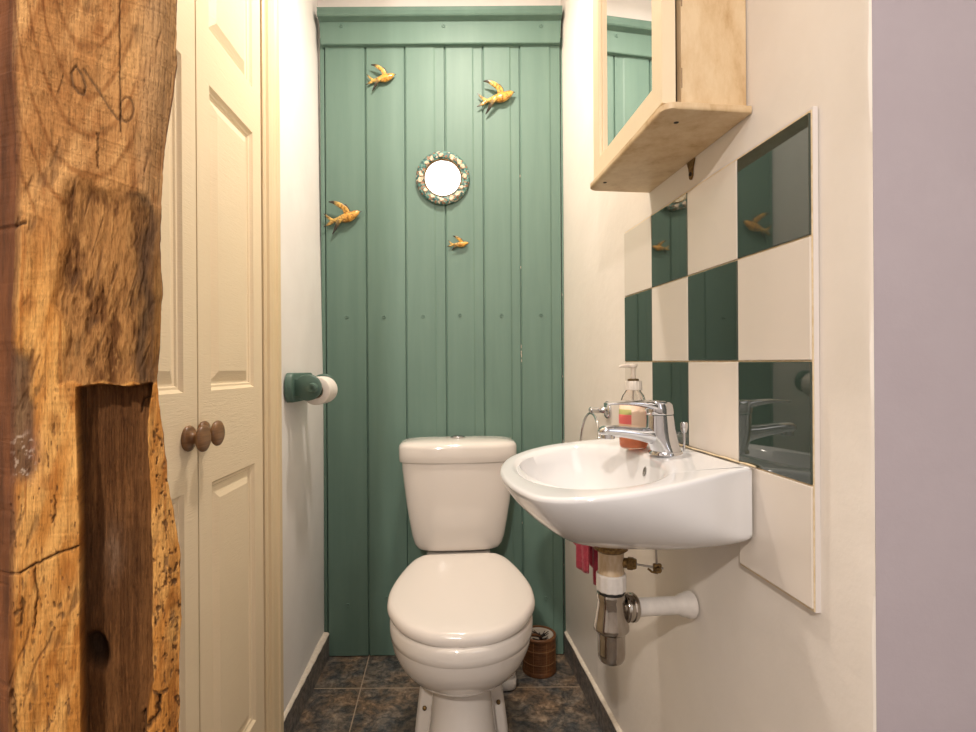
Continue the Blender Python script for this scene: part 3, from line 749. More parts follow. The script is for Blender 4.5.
# ------------------------------------------------------------------ towel ring and cloth
def towel():
    Yc = 1.447; zc = .889
    T = thing('towel_ring', 'chrome towel ring fixed to the right wall beyond the basin', 'towel ring', RW(Yc, .0008)+Vector((0, 0, zc)), RROT)
    bm = bmesh.new(); lathe(bm, [(.0235, 0), (.0240, .003), (.0225, .007), (.017, .010), (.011, .0115), (.0085, .014), (.0075, .040), (.0085, .045), (.0085, .050), (.006, .053), (.001, .054)], 32, axis_mat((0, 0, 0), (0, -1, 0))); obj('wall_flange', bm, M['chrome'], T, angle=50)
    R = .078
    bm = bmesh.new(); tube(bm, [(R*math.sin(a), -.047-.006*(1-math.cos(a)), -.008+R*(math.cos(a)-1)) for a in np.linspace(0, 2*PI, 64, endpoint=False)], .0034, 12, closed=True, up=(0, 1, 0)); obj('ring', bm, M['chrome'], T)
    # cloth folded over the bottom of the ring
    bm = bmesh.new()
    n, m_ = 36, 60; ringz = zc-.008-2*R; grid = []
    for j in range(m_+1):
        v = j/m_; row = []
        for i in range(n+1):
            u = i/n; s = -.058+.112*u
            sag = .004*0
            fold = .010*math.sin(u*11+.6)+.004*math.sin(u*23+v*3)
            zt = -2*R-.008+.0045+ (R - math.sqrt(max(0, R*R-min(abs(s), .075)**2)))
            if v < .46:
                k = 1-v/.46; z = zt - .250*k*(.80+.30*u) ; t = .047+.012+.010+.004 - .004 + fold*min(1, k*2.5)*.8
                t = -(.066+.0065+.012*min(1, k*3)+fold*min(1, k*2.2)*.9)
            elif v < .54:
                a = (v-.46)/.08*PI; z = zt+.0062*math.sin(a); t = -(.059+.0065*math.cos(a))
            else:
                k = (v-.54)/.46; z = zt - (.25+.06*u)*k; t = -(.059-.0065-.006*min(1, k*3)+fold*.6*min(1, k*2.2))
            s2 = s*(1-.25*(min(1, abs(v-.5)*4)))+.012
            row.append(bm.verts.new((s2, t, z)))
        grid.append(row)
    for j in range(m_):
        for i in range(n): bm.faces.new((grid[j][i], grid[j][i+1], grid[j+1][i+1], grid[j+1][i]))
    o = obj('hand_towel', bm, M['towel']); o.location = T.location; o.rotation_euler = (0, 0, RROT)
    md = o.modifiers.new('thick', 'SOLIDIFY'); md.thickness = .0035; md.offset = 0
    tag(o, 'raspberry pink hand towel hanging below the towel ring, partly behind the basin', 'towel')
towel()

# ------------------------------------------------------------------ toilet roll holder
def roll_holder():
    Yb0 = 1.575; z0 = .952
    T = thing('toilet_roll_holder', 'green painted wooden toilet roll holder on the white left wall', 'toilet roll holder', LW(Yb0, .0012)+Vector((0, 0, z0)), LROT)
    # local x away from doorway, -y out of wall
    bm = bmesh.new(); h = .0405; e = .085
    out = [(e+h*.6*math.cos(a), h*math.sin(a)) for a in np.linspace(PI/2, -PI/2, 16)] + [(-e-h*.6*math.cos(a), h*math.sin(a)) for a in np.linspace(-PI/2, PI/2, 16)]
    loft(bm, [[(x*k, y, z*k) for x, z in out] for y, k in ((0, 1), (-.015, 1), (-.018, .97), (-.019, .93))]); obj('back_plate', bm, M['greenh'], T, angle=50)
    for x in (-.075, .085):
        bm = bmesh.new(); r = .0365
        lathe(bm, [(r-.003, -.009), (r, -.006), (r, .006), (r-.003, .009), (.001, .0091)], 40, axis_mat((x, -.0535, 0), (1, 0, 0))); box(bm, (x-.0085, -.054, -.024), (x+.0085, -.0185, .024), .002)
        obj('arm', bm, M['greenh'], T, angle=50)
    bm = bmesh.new(); tube(bm, [(-.112, -.0700, 0), (.10, -.0700, 0)], .0105, 20); bar = obj('roller_bar', bm, M['greenh'], T)
    bm = bmesh.new(); lathe(bm, [(.006, -.012), (.011, -.009), (.0135, -.003), (.0135, .002), (.010, .006)], 24, axis_mat((-.100, -.0740, 0), (1, 0, 0))); obj('end_knob', bm, M['greenh'], bar)
    # the roll hangs from the bar
    c = T.matrix_basis @ Vector((.005, -.080, -.0095))
    Rr = thing('toilet_roll', 'partly used white toilet roll hanging on the green holder', 'toilet roll', LW(Yb0, .0690, -.006)+Vector((0, 0, z0-.0105)), LROT)
    bm = bmesh.new(); R = []
    ax = .047; n = 96
    def ring(r, x, k=0): return [(x, r*math.cos(2*PI*i/n), r*math.sin(2*PI*i/n)) for i in range(n)]
    R = [ring(.0215, -ax), ring(.0385, -ax), ring(.0395, -ax+.001)] + [ring(.0398+.0003*math.sin(j*2.1), -ax+.094*j/10) for j in range(1, 10)] + [ring(.0395, ax-.001), ring(.0385, ax), ring(.0215, ax)]
    R.append(R[0]); loft(bm, R, False, False); bmesh.ops.remove_doubles(bm, verts=bm.verts[:], dist=1e-6)
    obj('paper', bm, M['paper'], Rr, angle=50)
    bm = bmesh.new(); R = [ring(.0199, -ax-.0005), ring(.0213, -ax-.0005), ring(.0213, ax+.0005), ring(.0199, ax+.0005)]; R.append(R[0]); loft(bm, R, False, False); bmesh.ops.remove_doubles(bm, verts=bm.verts[:], dist=1e-6); obj('card_tube', bm, M['card'], Rr, angle=50)
roll_holder()

# ------------------------------------------------------------------ round shell mirror
def round_mirror():
    Yf = YB
    cx = (443-488+187*.0065)/543*Yf; cz = 1+(187+.3+3)/543*Yf
    T = thing('round_mirror', 'small round wall mirror in a frame of teal mosaic and pale shells', 'mirror', (cx, YB-.0034, cz), .030)
    r0, r1 = .0630, .0925
    fm = mat('teal mosaic frame', (.1, .3, .27), .45)
    mp = coords(fm); vo = nd(fm, 'ShaderNodeTexVoronoi'); vo.inputs['Scale'].default_value = 170; ln(fm, mp, 'Vector', vo, 'Vector')
    sp = nd(fm, 'ShaderNodeSeparateColor'); ln(fm, vo, 'Color', sp, 'Color')
    r = ramp(fm, sp, [(0, (.03, .09, .085)), (.25, (.055, .17, .145)), (.5, (.13, .25, .21)), (.7, (.50, .44, .34)), (.82, (.26, .14, .08))], 'Red'); r.color_ramp.interpolation = 'CONSTANT'
    ln(fm, r, 'Color', fm.node_tree.nodes['Principled BSDF'], 'Base Color'); bump(fm, vo, 'Distance', .7, .002)
    bm = bmesh.new()
    lathe(bm, [(r1-.004, 0), (r1, .003), (r1+.0005, .007), (r1-.004, .0115), (.080, .0135), (.072, .0125), (.066, .009), (r0, .008), (r0-.001, .002), (r0-.001, .0)], 72, axis_mat((0, 0, 0), (0, -1, 0)), False, False)
    obj('frame', bm, fm, T, angle=60)
    bm = bmesh.new(); lathe(bm, [(r0+.0015, .0070), (r0+.003, .0095), (r0+.001, .0110), (r0-.0012, .0095), (r0-.0012, .006)], 72, axis_mat((0, 0, 0), (0, -1, 0)), False, False); obj('inner_rim', bm, M['brass'], T)
    bm = bmesh.new(); lathe(bm, [(r0, .0055), (r0, .0062), (.0001, .0064)], 72, axis_mat((0, 0, 0), (0, -1, 0))); obj('mirror_glass', bm, M['mirror'], T, smooth=False)
    sm = mottled('cream shell', (.82, .70, .54), (.70, .47, .32), .4, (150, 150, 150), 3, .2)
    def shell(c, ang, L, wd):
        """fan of petals"""
        bm = bmesh.new()
        for k in (-2, -1, 0, 1, 2):
            a = ang+k*.42; l = L*(1-.10*abs(k))
            d = Vector((math.cos(a), 0, math.sin(a))); b = Vector(c)
            t = bmesh.new()
            tube(t, [b, b+d*l*.3+Vector((0, -.0025, 0)), b+d*l*.7+Vector((0, -.0035, 0)), b+d*l+Vector((0, -.001, 0))], [.0010, wd*.5, wd*.6, wd*.15], 8, up=(0, 1, 0))
            merge(bm, t)
        return bm
    for i in range(15):
        a = 2*PI*i/15+random.uniform(-.08, .08); rr = random.uniform(.069, .074)
        c = (rr*math.cos(a), -.0115, rr*math.sin(a))
        obj('shell', shell(c, a+random.choice((-.9, -.3, .4, 1.0)), random.uniform(.011, .018), .0065), sm, T)
round_mirror()

# ------------------------------------------------------------------ flying bird plaques
def bird_mat():
    m = mat('glazed gold bird', (.7, .4, .1), .3, coat=.4); P = m.node_tree.nodes['Principled BSDF']
    tc = nd(m, 'ShaderNodeAttribute', attribute_name='tipness')
    r = ramp(m, tc, [(0, (.64, .31, .05)), (.30, (.66, .42, .11)), (.45, (.42, .28, .08)), (.66, (.07, .055, .03)), (1, (.02, .018, .016))], 'Fac')
    mp = coords(m); n = noise(m, mp, 120, 4); r2 = ramp(m, n, [(.38, (.28, .18, .12)), (.55, (1.1, 1.1, 1.0))])
    mu = nd(m, 'ShaderNodeMixRGB', blend_type='MULTIPLY'); mu.inputs['Fac'].default_value = .8; ln(m, r, 'Color', mu, 'Color1'); ln(m, r2, 'Color', mu, 'Color2')
    ln(m, mu, 'Color', P, 'Base Color'); return m
BM_ = bird_mat()
def bird(px, py, size, rot, label, wsc=1.0, squash=1.0):
    """size: beak to tail length in photo pixels at the board's distance"""
    cx = (px-488-(py-366)*.0065)/543*YB; cz = 1-((py-366)+(px-488)*.0065-3)/543*YB
    T = thing('bird_plaque', label, 'wall ornament', (cx, YB-.0008, cz), 0, 'gold flying bird plaques on the green boards')
    T.rotation_euler = (0, -rot, 0)
    u = size/37.0/543*YB*1.0        # one design pixel
    def part(name, pts, tip0, tip1, seg=18, flat=.5, n=6):
        P = spline(pts, n)          # x, z (design px), off-wall height, half width
        bm = bmesh.new(); tube(bm, [Vector((p[0]*u, -max(.2, p[2])*u, p[1]*u*squash)) for p in P], [max(.12, p[3])*u for p in P], seg, flat=flat, up=(0, 1, 0))
        o = obj(name, bm, BM_, T, angle=80); me = o.data
        at = me.attributes.new('tipness', 'FLOAT', 'POINT'); N = len(P)
        for i, v in enumerate(me.vertices):
            f = min(N-1, i//seg)/(N-1); at.data[i].value = tip0+(tip1-tip0)*f if not callable(tip0) else tip0(f)
        return o
    # design px, origin mid body, x right, z up
    body = part('body', [(19, 4.6, 3.0, .2), (16.8, 4.2, 3.4, 1.0), (14.5, 3.2, 3.8, 2.6), (11, 1.2, 4.2, 3.8), (6, -1.2, 4.4, 4.6), (0, -2.2, 4.0, 3.8), (-5, -3.2, 3.4, 2.4), (-10, -4.2, 2.8, 1.8)], lambda f: .95 if f < .10 else (.45 if f < .2 else (.05 if f < .7 else .35)), 0, flat=.75)
    W = wsc
    part('wing', [(5, 2, 4.5, 3.2), (2*W+1, 7*W, 6.0, 2.7), (-3*W, 11*W, 7.2, 2.3), (-8*W, 13.2*W, 7.2, 1.5), (-12.5*W, 14.0*W, 6.2, .5)], lambda f: .15 if f < .4 else min(1, .2+.85*(f-.4)/.6), 0, flat=.35)
    part('wing', [(3.5, 0, 6.5, 1.2), (-.5, -3, 7.0, 2.0), (-4.5*W, -8*W, 6.2, 1.9), (-7.5*W, -13*W, 4.6, 1.4), (-10.5*W, -17.5*W, 3.4, .4)], lambda f: .2 if f < .3 else min(1, .35+(f-.3)*1.3), 0, flat=.4)
    part('wing_feather', [(7, 4, 3.5, 1.2), (5.5, 7.5*W, 4.2, 1.4), (3.8, 10.8*W, 4.2, .9), (2.6, 12.0*W, 4, .3)], lambda f: .85, 0, flat=.4)
    part('tail', [(-9, -4, 2.8, 1.7), (-13, -1.6, 3.2, 1.4), (-16.5, 1.6, 3.4, .9), (-18.5, 3.4, 3.4, .3)], lambda f: .3+.65*f**2, 0, flat=.5)
    part('tail', [(-9, -4, 2.8, 1.7), (-13, -6.5, 3.0, 1.6), (-16, -8.2, 3.0, 1.0), (-19, -9.6, 3.0, .4)], lambda f: .3+.7*f**2, 0, flat=.5)
    return T
bird(381.5, 79, 29, -.04, 'gold bird plaque at top left of the green boards, nearest the cornice')
bird(496, 98.5, 37, 0, 'gold bird plaque up and to the right of the round mirror')
bird(343.5, 217.5, 37, .02, 'gold bird plaque with reddish head on the leftmost green board')
bird(458.5, 244, 21, -.16, 'smallest gold bird plaque, just below the round mirror', .92, .85)

# ------------------------------------------------------------------ toilet brush pot and bleach bottle
def brush_pot():
    T = thing('toilet_brush_pot', 'brown wicker-banded toilet brush pot on the floor in the right back corner', 'toilet brush holder', (.1640, 1.805, .0005))
    bmw = mottled('brown woven cane', (.17, .068, .024), (.10, .040, .014), .45, (10, 10, 40), 4, .2)
    bm = bmesh.new(); r = .0535; h = .120; R = []
    for k in range(61):
        z = h*k/60; rr = r+.0009*abs(math.sin(k*PI/4)) + (.002 if z < .012 or z > h-.010 else 0)
        R.append([((rr+.0006*math.cos(i*6*PI/8))*math.cos(2*PI*i/96), (rr+.0006*math.cos(i*6*PI/8))*math.sin(2*PI*i/96), z) for i in range(96)])
    for rr, z in ((r-.001, h+.002), (r-.005, h+.001), (r-.006, h-.004), (r-.006, .01)):
        R.append([(rr*math.cos(2*PI*i/96), rr*math.sin(2*PI*i/96), z) for i in range(96)])
    loft(bm, R, True, True); obj('pot', bm, bmw, T, angle=60)
    bm = bmesh.new(); lathe(bm, [(r-.0062, .012), (r-.0075, .012), (r-.0075, h-.006), (r-.0062, h-.003)], 48, None, False, False); obj('liner', bm, M['inner'], T)
    strip = mat('pale cane band', (.24, .12, .05), .5)
    bm = bmesh.new()
    for z in (.040, .082): tube(bm, [((r+.0016)*math.cos(a), (r+.0016)*math.sin(a), z) for a in np.linspace(0, 2*PI, 48, endpoint=False)], .0009, 6, closed=True)
    for k in range(8):
        a = k*PI/4+.35; tube(bm, [((r+.0014)*math.cos(a), (r+.0014)*math.sin(a), z) for z in (.012, .07, h-.01)], .0009, 6)
    obj('cane_band', bm, strip, T)
    B = thing('toilet_brush', 'toilet brush standing inside the brown pot, dark bristles just showing', 'toilet brush', (.160, 1.809, .0145))
    bm = bmesh.new()
    for i in range(70):
        a = random.uniform(0, 2*PI); z = random.uniform(.02, .100); l = random.uniform(.022, .032)
        c = Vector((.010, .0, z)); d = Vector((math.cos(a), math.sin(a), .35)).normalized()
        tube(bm, [c, c+d*l*.6, c+d*l+Vector((0, 0, .003))], [.0016, .0014, .0010], 5)
    obj('bristles', bm, M['bristle'], B)
    bm = bmesh.new(); tube(bm, [(.010, 0, 0), (.010, 0, .094), (-.006, -.006, .1005), (-.028, -.018, .1085), (-.0395, -.020, .113)], [.003, .003, .005, .006, .005], 12); obj('handle', bm, bmw, B)
brush_pot()
def bleach():
    T = thing('cleaner_bottle', 'white bottle of toilet cleaner with a yellow label tucked behind the toilet', 'cleaner bottle', (.0480, 1.705, .0008))
    def sec(a, b, z, n=40): return [(a*sgn(math.cos(2*PI*i/n), .8), b*sgn(math.sin(2*PI*i/n), .8), z) for i in range(n)]
    bm = bmesh.new()
    loft(bm, [sec(.029, .022, 0), sec(.033, .026, .004), sec(.0345, .0275, .010), sec(.0345, .0275, .032), sec(.0325, .0255, .0345), sec(.0325, .0255, .038), sec(.0320, .025, .10), sec(.030, .024, .17), sec(.024, .020, .20), sec(.014, .014, .215), sec(.013, .013, .225)])
    obj('bottle', bm, M['wcbottle'], T, angle=60)
    bm = bmesh.new(); lathe(bm, [(.0152, .2255), (.0152, .245), (.009, .252), (.006, .272), (.001, .273)], 28); obj('cap', bm, mat('pale green cap', (.2, .35, .25), .4), T)
    bm = bmesh.new(); R = []
    for z in (.050, .075, .10, .135):
        R.append([(.0333*sgn(math.cos(a), .8), .0263*sgn(math.sin(a), .8), z) for a in np.linspace(PI+.5, 2*PI-1.05, 20)])
    loft(bm, R, False, False, closed=False); o = obj('label', bm, M['yellow'], T); sm = o.modifiers.new('t', 'SOLIDIFY'); sm.thickness = .0004
bleach()

# ------------------------------------------------------------------ old oak post in the doorway
def vnoise(x, y, seed=0):
    xi = np.floor(x).astype(int); yi = np.floor(y).astype(int); fx = x-xi; fy = y-yi
    fx = fx*fx*(3-2*fx); fy = fy*fy*(3-2*fy)
    def h(a, b):
        n = (a*374761393 + b*668265263 + seed*1442695041) & 0x7fffffff
        n = ((n ^ (n >> 13))*1274126177) & 0x7fffffff
        return ((n ^ (n >> 16)) & 0xffff)/65535.0
    return (h(xi, yi)*(1-fx)+h(xi+1, yi)*fx)*(1-fy)+(h(xi, yi+1)*(1-fx)+h(xi+1, yi+1)*fx)*fy
def fbm(x, y, oct=4, seed=0, g=.5):
    s = 0; a = 1; t = 0
    for o in range(oct):
        s = s+a*vnoise(x*2**o, y*2**o, seed+o*17); t += a; a *= g
    return s/t
def sstep(a, b, x): t = np.clip((x-a)/(b-a), 0, 1); return t*t*(3-2*t)
def seg_dist(x, y, p, q):
    p = np.array(p, float); q = np.array(q, float); d = q-p; L = (d**2).sum()
    t = np.clip(((x-p[0])*d[0]+(y-p[1])*d[1])/L, 0, 1)
    return np.hypot(x-p[0]-t*d[0], y-p[1]-t*d[1])
def poly_dist(x, y, pts):
    return np.minimum.reduce([seg_dist(x, y, a, b) for a, b in zip(pts, pts[1:])])
def post():
    th = math.radians(30); nx, ny = math.sin(th), -math.cos(th)
    A = np.array((-.571*.58, .58)); An = A[0]*nx+A[1]*ny
    def plane(x):                      # plan position of the face for a column
        a = (x-488)/543; Y = An/(a*nx+ny); return a*Y, Y
    # rows: fine where the photo sees the face
    zs = np.concatenate([np.linspace(.001, .60, 60, endpoint=False), np.linspace(.60, 1.42, 760, endpoint=False), np.linspace(1.42, HC-.001, 60)])
    NU = 230
    # right outline (u position of the waney edge) in the face's own ruler
    ry = [-400, 0, 46, 82, 125, 180, 210, 240, 300, 330, 376, 400, 458, 490, 525, 549, 618, 732, 1100]
    rx = [176, 176.5, 176, 174, 165.6, 162, 160.7, 159.7, 162, 160, 157, 158.7, 165.5, 169.5, 175.5, 179.7, 181, 179, 178]
    ly = [-400, 0, 66, 131, 240, 350, 480, 1100]; lx = [11.5, 11.5, 11.5, 15, 14, 8, 7, 8]
    Z = zs[:, None]*np.ones((1, NU)); U = np.ones((len(zs), 1))*np.linspace(0, 1, NU)[None, :]
    def yof(z, x): X, Y = plane(x); return 369+(1-z)/Y*543
    x0 = 90*np.ones_like(Z); 
    for _ in range(3):
        yy = yof(Z, x0); dyr = (yy-366)*.0065
        Rr = np.interp(yof(Z, 170.0), ry, rx)+1.2*(fbm(zs[:, None]*60, zs[:, None]*0+3, 3, 5)-.5)*2; Ll = np.interp(yof(Z, 12.0), ly, lx)+2*(fbm(zs[:, None]*30, zs[:, None]*0+9, 3, 8)-.5)
        x0 = Ll+(Rr-Ll)*U
    XX = x0 - (yof(Z, x0)-366)*.0065; PX, PY = plane(XX); VY = yof(Z, XX)
    x, y = x0, VY
    D = np.zeros_like(x)                 # relief in metres, + = out of the face
    # ---- base undulation, waney edges
    D += .010*(fbm(x/45, y/110, 3, 1)-.5)+.0026*(fbm(x/13, y/22, 4, 7, .55)-.5)
    wr = sstep(22, 0, (Rr-x)); D -= .009*wr**2
    wl = sstep(14, 0, (x-Ll)); D -= .006*wl**2
    grain = fbm(x/2.2+.01*y, y/60, 4, 3, .6)
    D += .0006*(grain-.5)
    # zones
    warpx = 9*(fbm(x/22, y/30, 4, 21)-.5)*2; warpy = 14*(fbm(x/18, y/26, 4, 22)-.5)*2
    rough = sstep(55, 70, x+warpx) * sstep(178, 202, y+warpy-.25*(x-110)) * (1-sstep(379, 383, y+2.5*np.sin(x/5)))
    rough = np.clip(rough - sstep(146, 156, x+warpx*.3)*.7, 0, 1)
    up = 1-sstep(185, 260, y+warpy)
    rightstrip = sstep(128, 150, x+warpx*.5)*(1-sstep(200, 300, y))
    xl = np.interp(y, [380, 410, 520, 732], [76, 76, 80, 81])
    xr = np.interp(y, [380, 420, 470, 560, 690, 732], [152, 147, 149, 152, 152, 144])+1.5*(fbm(x*0, y/14, 3, 9)-.5)*2
    mort = sstep(-.6, .9, x-xl)*sstep(-1.0, 1.2, xr-x)*sstep(-.5, 1.5, y-(383.5+1.5*np.sin(x/9)-.02*(x-76)))
    patch = (1-sstep(27, 38, x+warpx*.6))*sstep(332, 350, y+.4*warpy-.35*x)*(1-sstep(468, 490, y+.3*warpy))
    # ---- relief per zone
    ridg = fbm(x/15+.004*y+warpx*.05, y/60, 5, 31, .58); rid2 = fbm(x/3.6+warpx*.05, y/15, 4, 33, .6)
    D -= rough*(.0040+.016*(.60-ridg).clip(0, 1)*(.35+.65*sstep(200, 300, y))); D += rough*.0020*(rid2-.5)*2
    D -= mort*.034
    D += mort*(.0009*(fbm(x/1.3, y/40, 3, 41)-.5)*2 + .0005*(fbm(x/12, y/3.0, 3, 42)-.5) + .003*(fbm(x/20, y/60, 2, 43)-.5))
    hole = np.exp(-(((x-93)/11.5)**2+((y-663-.3*(x-93))/17.5)**2)**2.2); D -= hole*mort*.022
    D -= patch*(.003+.003*(fbm(x/5, y/25, 4, 51)))
    # saw marks: fine slanting scratches on the upper face, level ones lower down
    saw = fbm((y-.34*x)/2.1, (x+.34*y)/55, 3, 61, .6); saw2 = fbm((y+.04*x)/2.6, x/34, 3, 62, .6)
    scr = sstep(.60, .74, saw)
    D += up*(1-rough)*.0007*(saw-.5)*2
    D += (1-up)*(1-mort)*(1-rough)*.0004*(saw2-.5)*2
    gr2 = (np.abs(((x+.06*y+3*fbm(x/20, y/90, 2, 71)) % 5.2)/5.2-.5)*2)
    D -= rightstrip*.0007*sstep(.75, 1, gr2)
    # ledge high on the left
    led = sstep(-1.5, 1.5, y-(66+.62*(x-12)))*(1-sstep(70, 92, x)); D += .0022*led*(1-sstep(180, 330, y))
    # carved marks, checks and cracks
    def groove(pts, wd, dep, jit=1.5):
        nonlocal D
        dd = poly_dist(x+jit*(fbm(x/5, y/5, 2, 81)-.5)*2, y+jit*(fbm(x/5, y/5, 2, 82)-.5)*2, pts); g = np.exp(-(dd/wd)**2); D = D-dep*g; return g
    k1 = [(79+8*math.cos(a), 79+13*math.sin(a)) for a in np.linspace(0, 2*PI, 14)]
    G = groove([(84, 92), (86, 84), (82, 72), (76, 64), (71, 70), (73, 82), (79, 90), (84, 92)], 1.1, .0020, .5)
    G = np.maximum(G, groove([(84, 67), (96, 84), (106, 100), (118, 117), (127, 121)], 1.1, .0018, .5))
    G = np.maximum(G, groove([(127+7*math.cos(a), 108+12*math.sin(a)) for a in np.linspace(0, 2*PI, 16)], 1.0, .0016, .5))
    cr = groove([(120, -60), (120, 60), (121, 130)], .7, .002, .8)
    cr = np.maximum(cr, groove([(0, 577), (20, 570), (36, 561), (58, 551), (78, 544)], 1.1, .004, 1.5))
    cr = np.maximum(cr, groove([(34, 565), (38, 590), (34, 625)], .9, .003, 2)*.8)
    cr = np.maximum(cr, groove([(97, 130), (98, 165)], .8, .002, 2)*.7)
    cr = np.maximum(cr, groove([(0, 221), (14, 222), (25, 219)], 1.6, .003, 1))
    cr = np.maximum(cr, groove([(54, 493), (56, 510), (52, 520)], 1.0, .002, 2)*.7)
    cr = np.maximum(cr, groove([(152, 395), (143, 398), (140, 412)], 1.0, .003, 1.5)*.8)
    cr = np.maximum(cr, groove([(160, 695), (158, 715), (146, 728), (144, 760)], 2.2, .005, 3))
    cr = np.maximum(cr, groove([(12, 690), (15, 715), (14, 760)], 2.2, .004, 3)*.9)
    cr = np.maximum(cr, groove([(14, 612), (22, 606), (24, 598), (20, 620)], 2.6, .003, 3)*.9)
    cr = np.maximum(cr, groove([(54, 600), (54.5, 604)], 1.0, .002, .3))
    lipb = np.exp(-((y-381)/5)**2)*sstep(72, 80, x)*(1-sstep(148, 154, x)); D += lipb*.0012*(fbm(x/3, y/3, 3, 88)-.3)
    # pitted strip right of the mortise
    strip = sstep(149, 154, x)*sstep(400, 440, y)
    pit = sstep(.62, .74, fbm(x/3.2, y/6, 3, 91)); D -= strip*pit*.0022
    pit2 = sstep(.70, .78, fbm(x/3, y/9, 3, 92))*(1-mort)*(1-rough)*sstep(240, 500, y); D -= pit2*.0012
    # ---- colour of the wood, with shade painted into its left edge
    c = lambda *v: np.array(v, float)
    def mixc(a, b, f): return a*(1-f[..., None])+b*f[..., None]
    tone = sstep(.3, .7, fbm(x/24+.02*y, y/110, 5, 101))
    one = np.ones(x.shape+(3,))
    base = mixc(c(.45, .235, .092)*one, c(.66, .405, .185)*one, tone)
    honey = mixc(c(.58, .275, .072)*one, c(.82, .49, .18)*one, sstep(.3, .7, fbm(x/13+.02*y, y/70, 5, 102)))
    Cc = mixc(base, honey, sstep(150, 330, y+warpy))
    gl = fbm(x/1.7+.012*y, y/70, 4, 103, .65); Cc = Cc*(1-.20*sstep(.52, .75, gl))[..., None]
    Cc = mixc(Cc, Cc*1.22, (scr*up*.8)); Cc = Cc*(1-.08*(1-up)*sstep(.55, .75, saw2))[..., None]
    arc = np.hypot((x-92)*1.0, (y+110)*.30)+5*fbm(x/18, y/50, 3, 104); rg = np.abs((arc % 12.5)/12.5-.5)*2
    Cc = mixc(Cc, Cc*c(.62, .52, .44), up*(1-rightstrip)*sstep(.70, .96, rg)*(.35+.9*fbm(x/12, y/25, 3, 119)).clip(0, 1))
    vlow = sstep(.62, .80, fbm(x/5, y/120, 4, 118)); Cc = mixc(Cc, Cc*c(.66, .52, .42), vlow*(1-up)*.9)
    fk = sstep(.66, .76, fbm(x/2.4, y/2.2, 3, 117))*up*sstep(.4, .6, fbm(x/25, y/25, 2, 116)); Cc = mixc(Cc, c(.22, .12, .05), fk*.55)
    Cc = Cc*c(.95, .84, .68)
    grey = c(.36, .225, .12)*np.ones(x.shape+(3,)); Cc = mixc(Cc, grey, rightstrip*.55*(.6+.8*(fbm(x/10, y/50, 3, 105)-.3)).clip(0, 1))
    Cc = mixc(Cc, c(.10, .055, .028), rightstrip*sstep(.86, .98, gr2)*.55)
    rc = mixc(c(.20, .10, .042)*np.ones(x.shape+(3,)), c(.50, .29, .125)*np.ones(x.shape+(3,)), sstep(.32, .55, ridg*.65+rid2*.35))
    rc = mixc(rc, c(.64, .41, .19), sstep(.60, .74, rid2)*.45)
    rc = mixc(rc, rc*.45, sstep(118, 146, x+warpx)*.7)*c(.80, .66, .48); Cc = mixc(Cc, rc, rough)
    edge_dark = np.exp(-((rough-.5)/.28)**2)*sstep(115, 140, x); Cc = mixc(Cc, c(.09, .05, .025), edge_dark*.7)
    vein = poly_dist(x+warpx*.6, y, [(148, 230), (143, 270), (150, 300), (139, 340), (142, 375)]); Cc = mixc(Cc, c(.07, .04, .022), np.exp(-(vein/7)**2)*.75)
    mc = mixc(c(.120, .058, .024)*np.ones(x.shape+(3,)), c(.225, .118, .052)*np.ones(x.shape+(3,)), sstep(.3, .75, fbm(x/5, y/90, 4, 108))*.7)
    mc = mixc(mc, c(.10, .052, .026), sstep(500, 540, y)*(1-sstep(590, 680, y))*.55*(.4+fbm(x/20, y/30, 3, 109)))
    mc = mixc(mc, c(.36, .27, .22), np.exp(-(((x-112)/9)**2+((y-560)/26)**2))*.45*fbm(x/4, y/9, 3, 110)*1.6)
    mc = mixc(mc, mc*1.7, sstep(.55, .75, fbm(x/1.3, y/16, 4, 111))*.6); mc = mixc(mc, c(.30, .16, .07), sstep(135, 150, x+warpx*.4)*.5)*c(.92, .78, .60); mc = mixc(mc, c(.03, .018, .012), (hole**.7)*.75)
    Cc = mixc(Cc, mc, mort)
    pc = mixc(c(.10, .055, .03)*np.ones(x.shape+(3,)), c(.20, .12, .065)*np.ones(x.shape+(3,)), fbm(x/3, y/30, 4, 112)); Cc = mixc(Cc, pc, patch*.92)
    wisp = patch*sstep(425, 440, y)*sstep(.58, .72, fbm(x/4+y/9, y/3.5, 4, 113)); Cc = mixc(Cc, c(.62, .50, .38), wisp*.8)
    purp = np.exp(-(((x-33)/10)**2+((y-450)/30)**2)); Cc = mixc(Cc, c(.26, .10, .07), purp*.55*fbm(x/6, y/10, 3, 114)*1.5)
    purp = np.exp(-(((x-8)/9)**2+((y-510)/60)**2)); Cc = mixc(Cc, c(.28, .11, .05), purp*.7)
    Cc = mixc(Cc, c(.13, .065, .03), strip*pit*.8); Cc = mixc(Cc, c(.20, .11, .05), pit2*.7)
    Cc = mixc(Cc, c(.045, .025, .014), np.clip(cr, 0, 1)*.85); Cc = mixc(Cc, c(.14, .08, .04), G*.75)
    Cc = mixc(Cc, c(.13, .05, .025), sstep(9, 1, x-Ll)*.75)  # left edge darkened: shade painted into the wood colour
    bl = sstep(.55, .8, fbm(x/11, y/30, 4, 121)); Cc = mixc(Cc, Cc*c(.62, .48, .38), bl*(1-mort)*(1-rough)*.6)
    fine = fbm(x/1.15, y/9, 3, 140, .7); Cc = Cc*(1-.30*sstep(.56, .74, fine))[..., None]
    ck = sstep(.075, .0, np.abs(fbm(x/16+.02*y, y/95, 3, 141)-.5))*sstep(.55, .7, fbm(x/30, y/40, 2, 142))*(1-mort)
    D -= ck*.0014; Cc = mixc(Cc, c(.12, .06, .028), ck*.55)
    # ---- assemble ring: face columns, then the right, back and left sides
    fx = PX+nx*D; fy = PY+ny*D
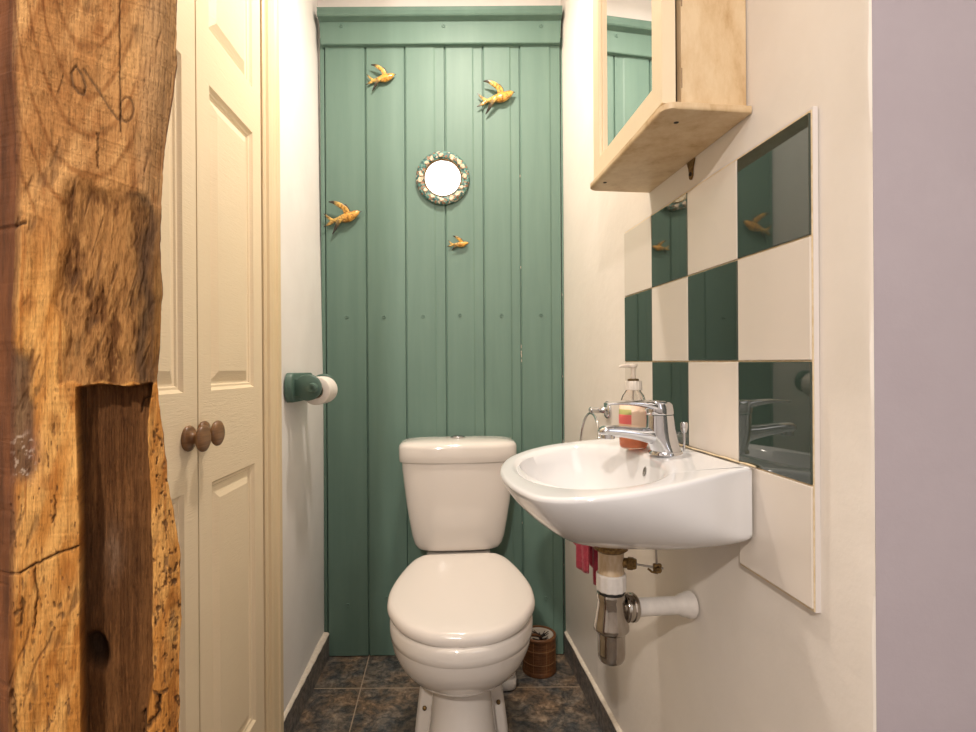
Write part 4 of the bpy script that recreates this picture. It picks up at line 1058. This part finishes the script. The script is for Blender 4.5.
    rows, cols = x.shape
    back = []
    dep = .095; rr = fbm(zs*18, zs*0+2, 3, 120)-.5
    def off(px_, py_, dx, dy): return px_+dx, py_+dy
    bx, by = -nx, -ny; tx, ty = -math.cos(th), -math.sin(th)      # tx: leftwards along the face
    R0x, R0y = fx[:, -1], fy[:, -1]; L0x, L0y = fx[:, 0], fy[:, 0]
    extra = []
    for k in np.linspace(.06, 1, 9): extra.append((R0x+bx*dep*k+tx*(.006*k+.004*rr), R0y+by*dep*k+ty*(.006*k+.004*rr)))
    LBx, LBy = L0x+bx*dep+tx*.018, L0y+by*dep+ty*.018
    for k in np.linspace(.1, 1, 8): extra.append((extra[8][0]*(1-k)+LBx*k, extra[8][1]*(1-k)+LBy*k))
    for q_, k in enumerate(np.linspace(.02, .985, 46)):
        kk = 1-k; wv = .0035*(fbm(zs*14, zs*0+q_*.16, 4, 150)-.5)*min(1, kk*8); extra.append((L0x+bx*dep*kk+tx*(.018*min(1, kk*4)+wv), L0y+by*dep*kk+ty*(.018*min(1, kk*4)+wv)))
    FX = np.concatenate([fx]+[e[0][:, None] for e in extra], 1); FY = np.concatenate([fy]+[e[1][:, None] for e in extra], 1)
    n = FX.shape[1]; ZZ = zs[:, None]*np.ones((1, n))
    side = np.ones((rows, len(extra), 3))*c(.17, .062, .022)*(.35+1.25*fbm(np.arange(len(extra))[None, :]/3.0, zs[:, None]*14, 4, 130))[..., None]  # darker side faces: painted shade for the strip left of the face
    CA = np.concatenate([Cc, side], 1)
    verts = np.stack([FX, FY, ZZ], -1).reshape(-1, 3)
    i, j = np.meshgrid(np.arange(rows-1), np.arange(n), indexing='ij'); j2 = (j+1) % n
    faces = np.stack([i*n+j, (i+1)*n+j, (i+1)*n+j2, i*n+j2], -1).reshape(-1, 4)
    bx_, by_ = float(FX[0].mean()), float(FY[0].mean())
    verts[:, 0] -= bx_; verts[:, 1] -= by_
    me = bpy.data.meshes.new('oak_post')
    fl = faces.tolist(); fl.append(list(range(n))[::1]); fl.append([(rows-1)*n+k for k in range(n)][::-1])
    me.from_pydata(verts.tolist(), [], fl); me.update()
    bm = bmesh.new(); bm.from_mesh(me); bmesh.ops.recalc_face_normals(bm, faces=bm.faces[:]); bm.to_mesh(me); bm.free()
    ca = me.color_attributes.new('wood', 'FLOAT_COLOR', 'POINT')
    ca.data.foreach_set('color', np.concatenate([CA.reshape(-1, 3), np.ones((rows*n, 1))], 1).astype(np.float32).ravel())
    m = mat('old oak', (.5, .3, .15), .72, spec=.18); P = m.node_tree.nodes['Principled BSDF']
    at = nd(m, 'ShaderNodeVertexColor', layer_name='wood')
    mp = coords(m, (60, 60, 2.6)); nz = noise(m, mp, 12, 5, .7, .3); r = ramp(m, nz, [(.32, (.62, .58, .54)), (.55, (1.05, 1.05, 1.05))])
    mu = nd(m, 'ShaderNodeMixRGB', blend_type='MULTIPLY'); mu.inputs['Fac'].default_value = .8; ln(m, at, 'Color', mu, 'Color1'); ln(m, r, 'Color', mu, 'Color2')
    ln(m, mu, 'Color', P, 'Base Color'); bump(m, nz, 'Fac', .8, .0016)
    o = link('oak_post', me, m, None, True); o.location = (bx_, by_, 0)
    tag(o, 'weathered old oak timber post with a cut mortise and carved marks, standing at the left', 'wooden post')
post()
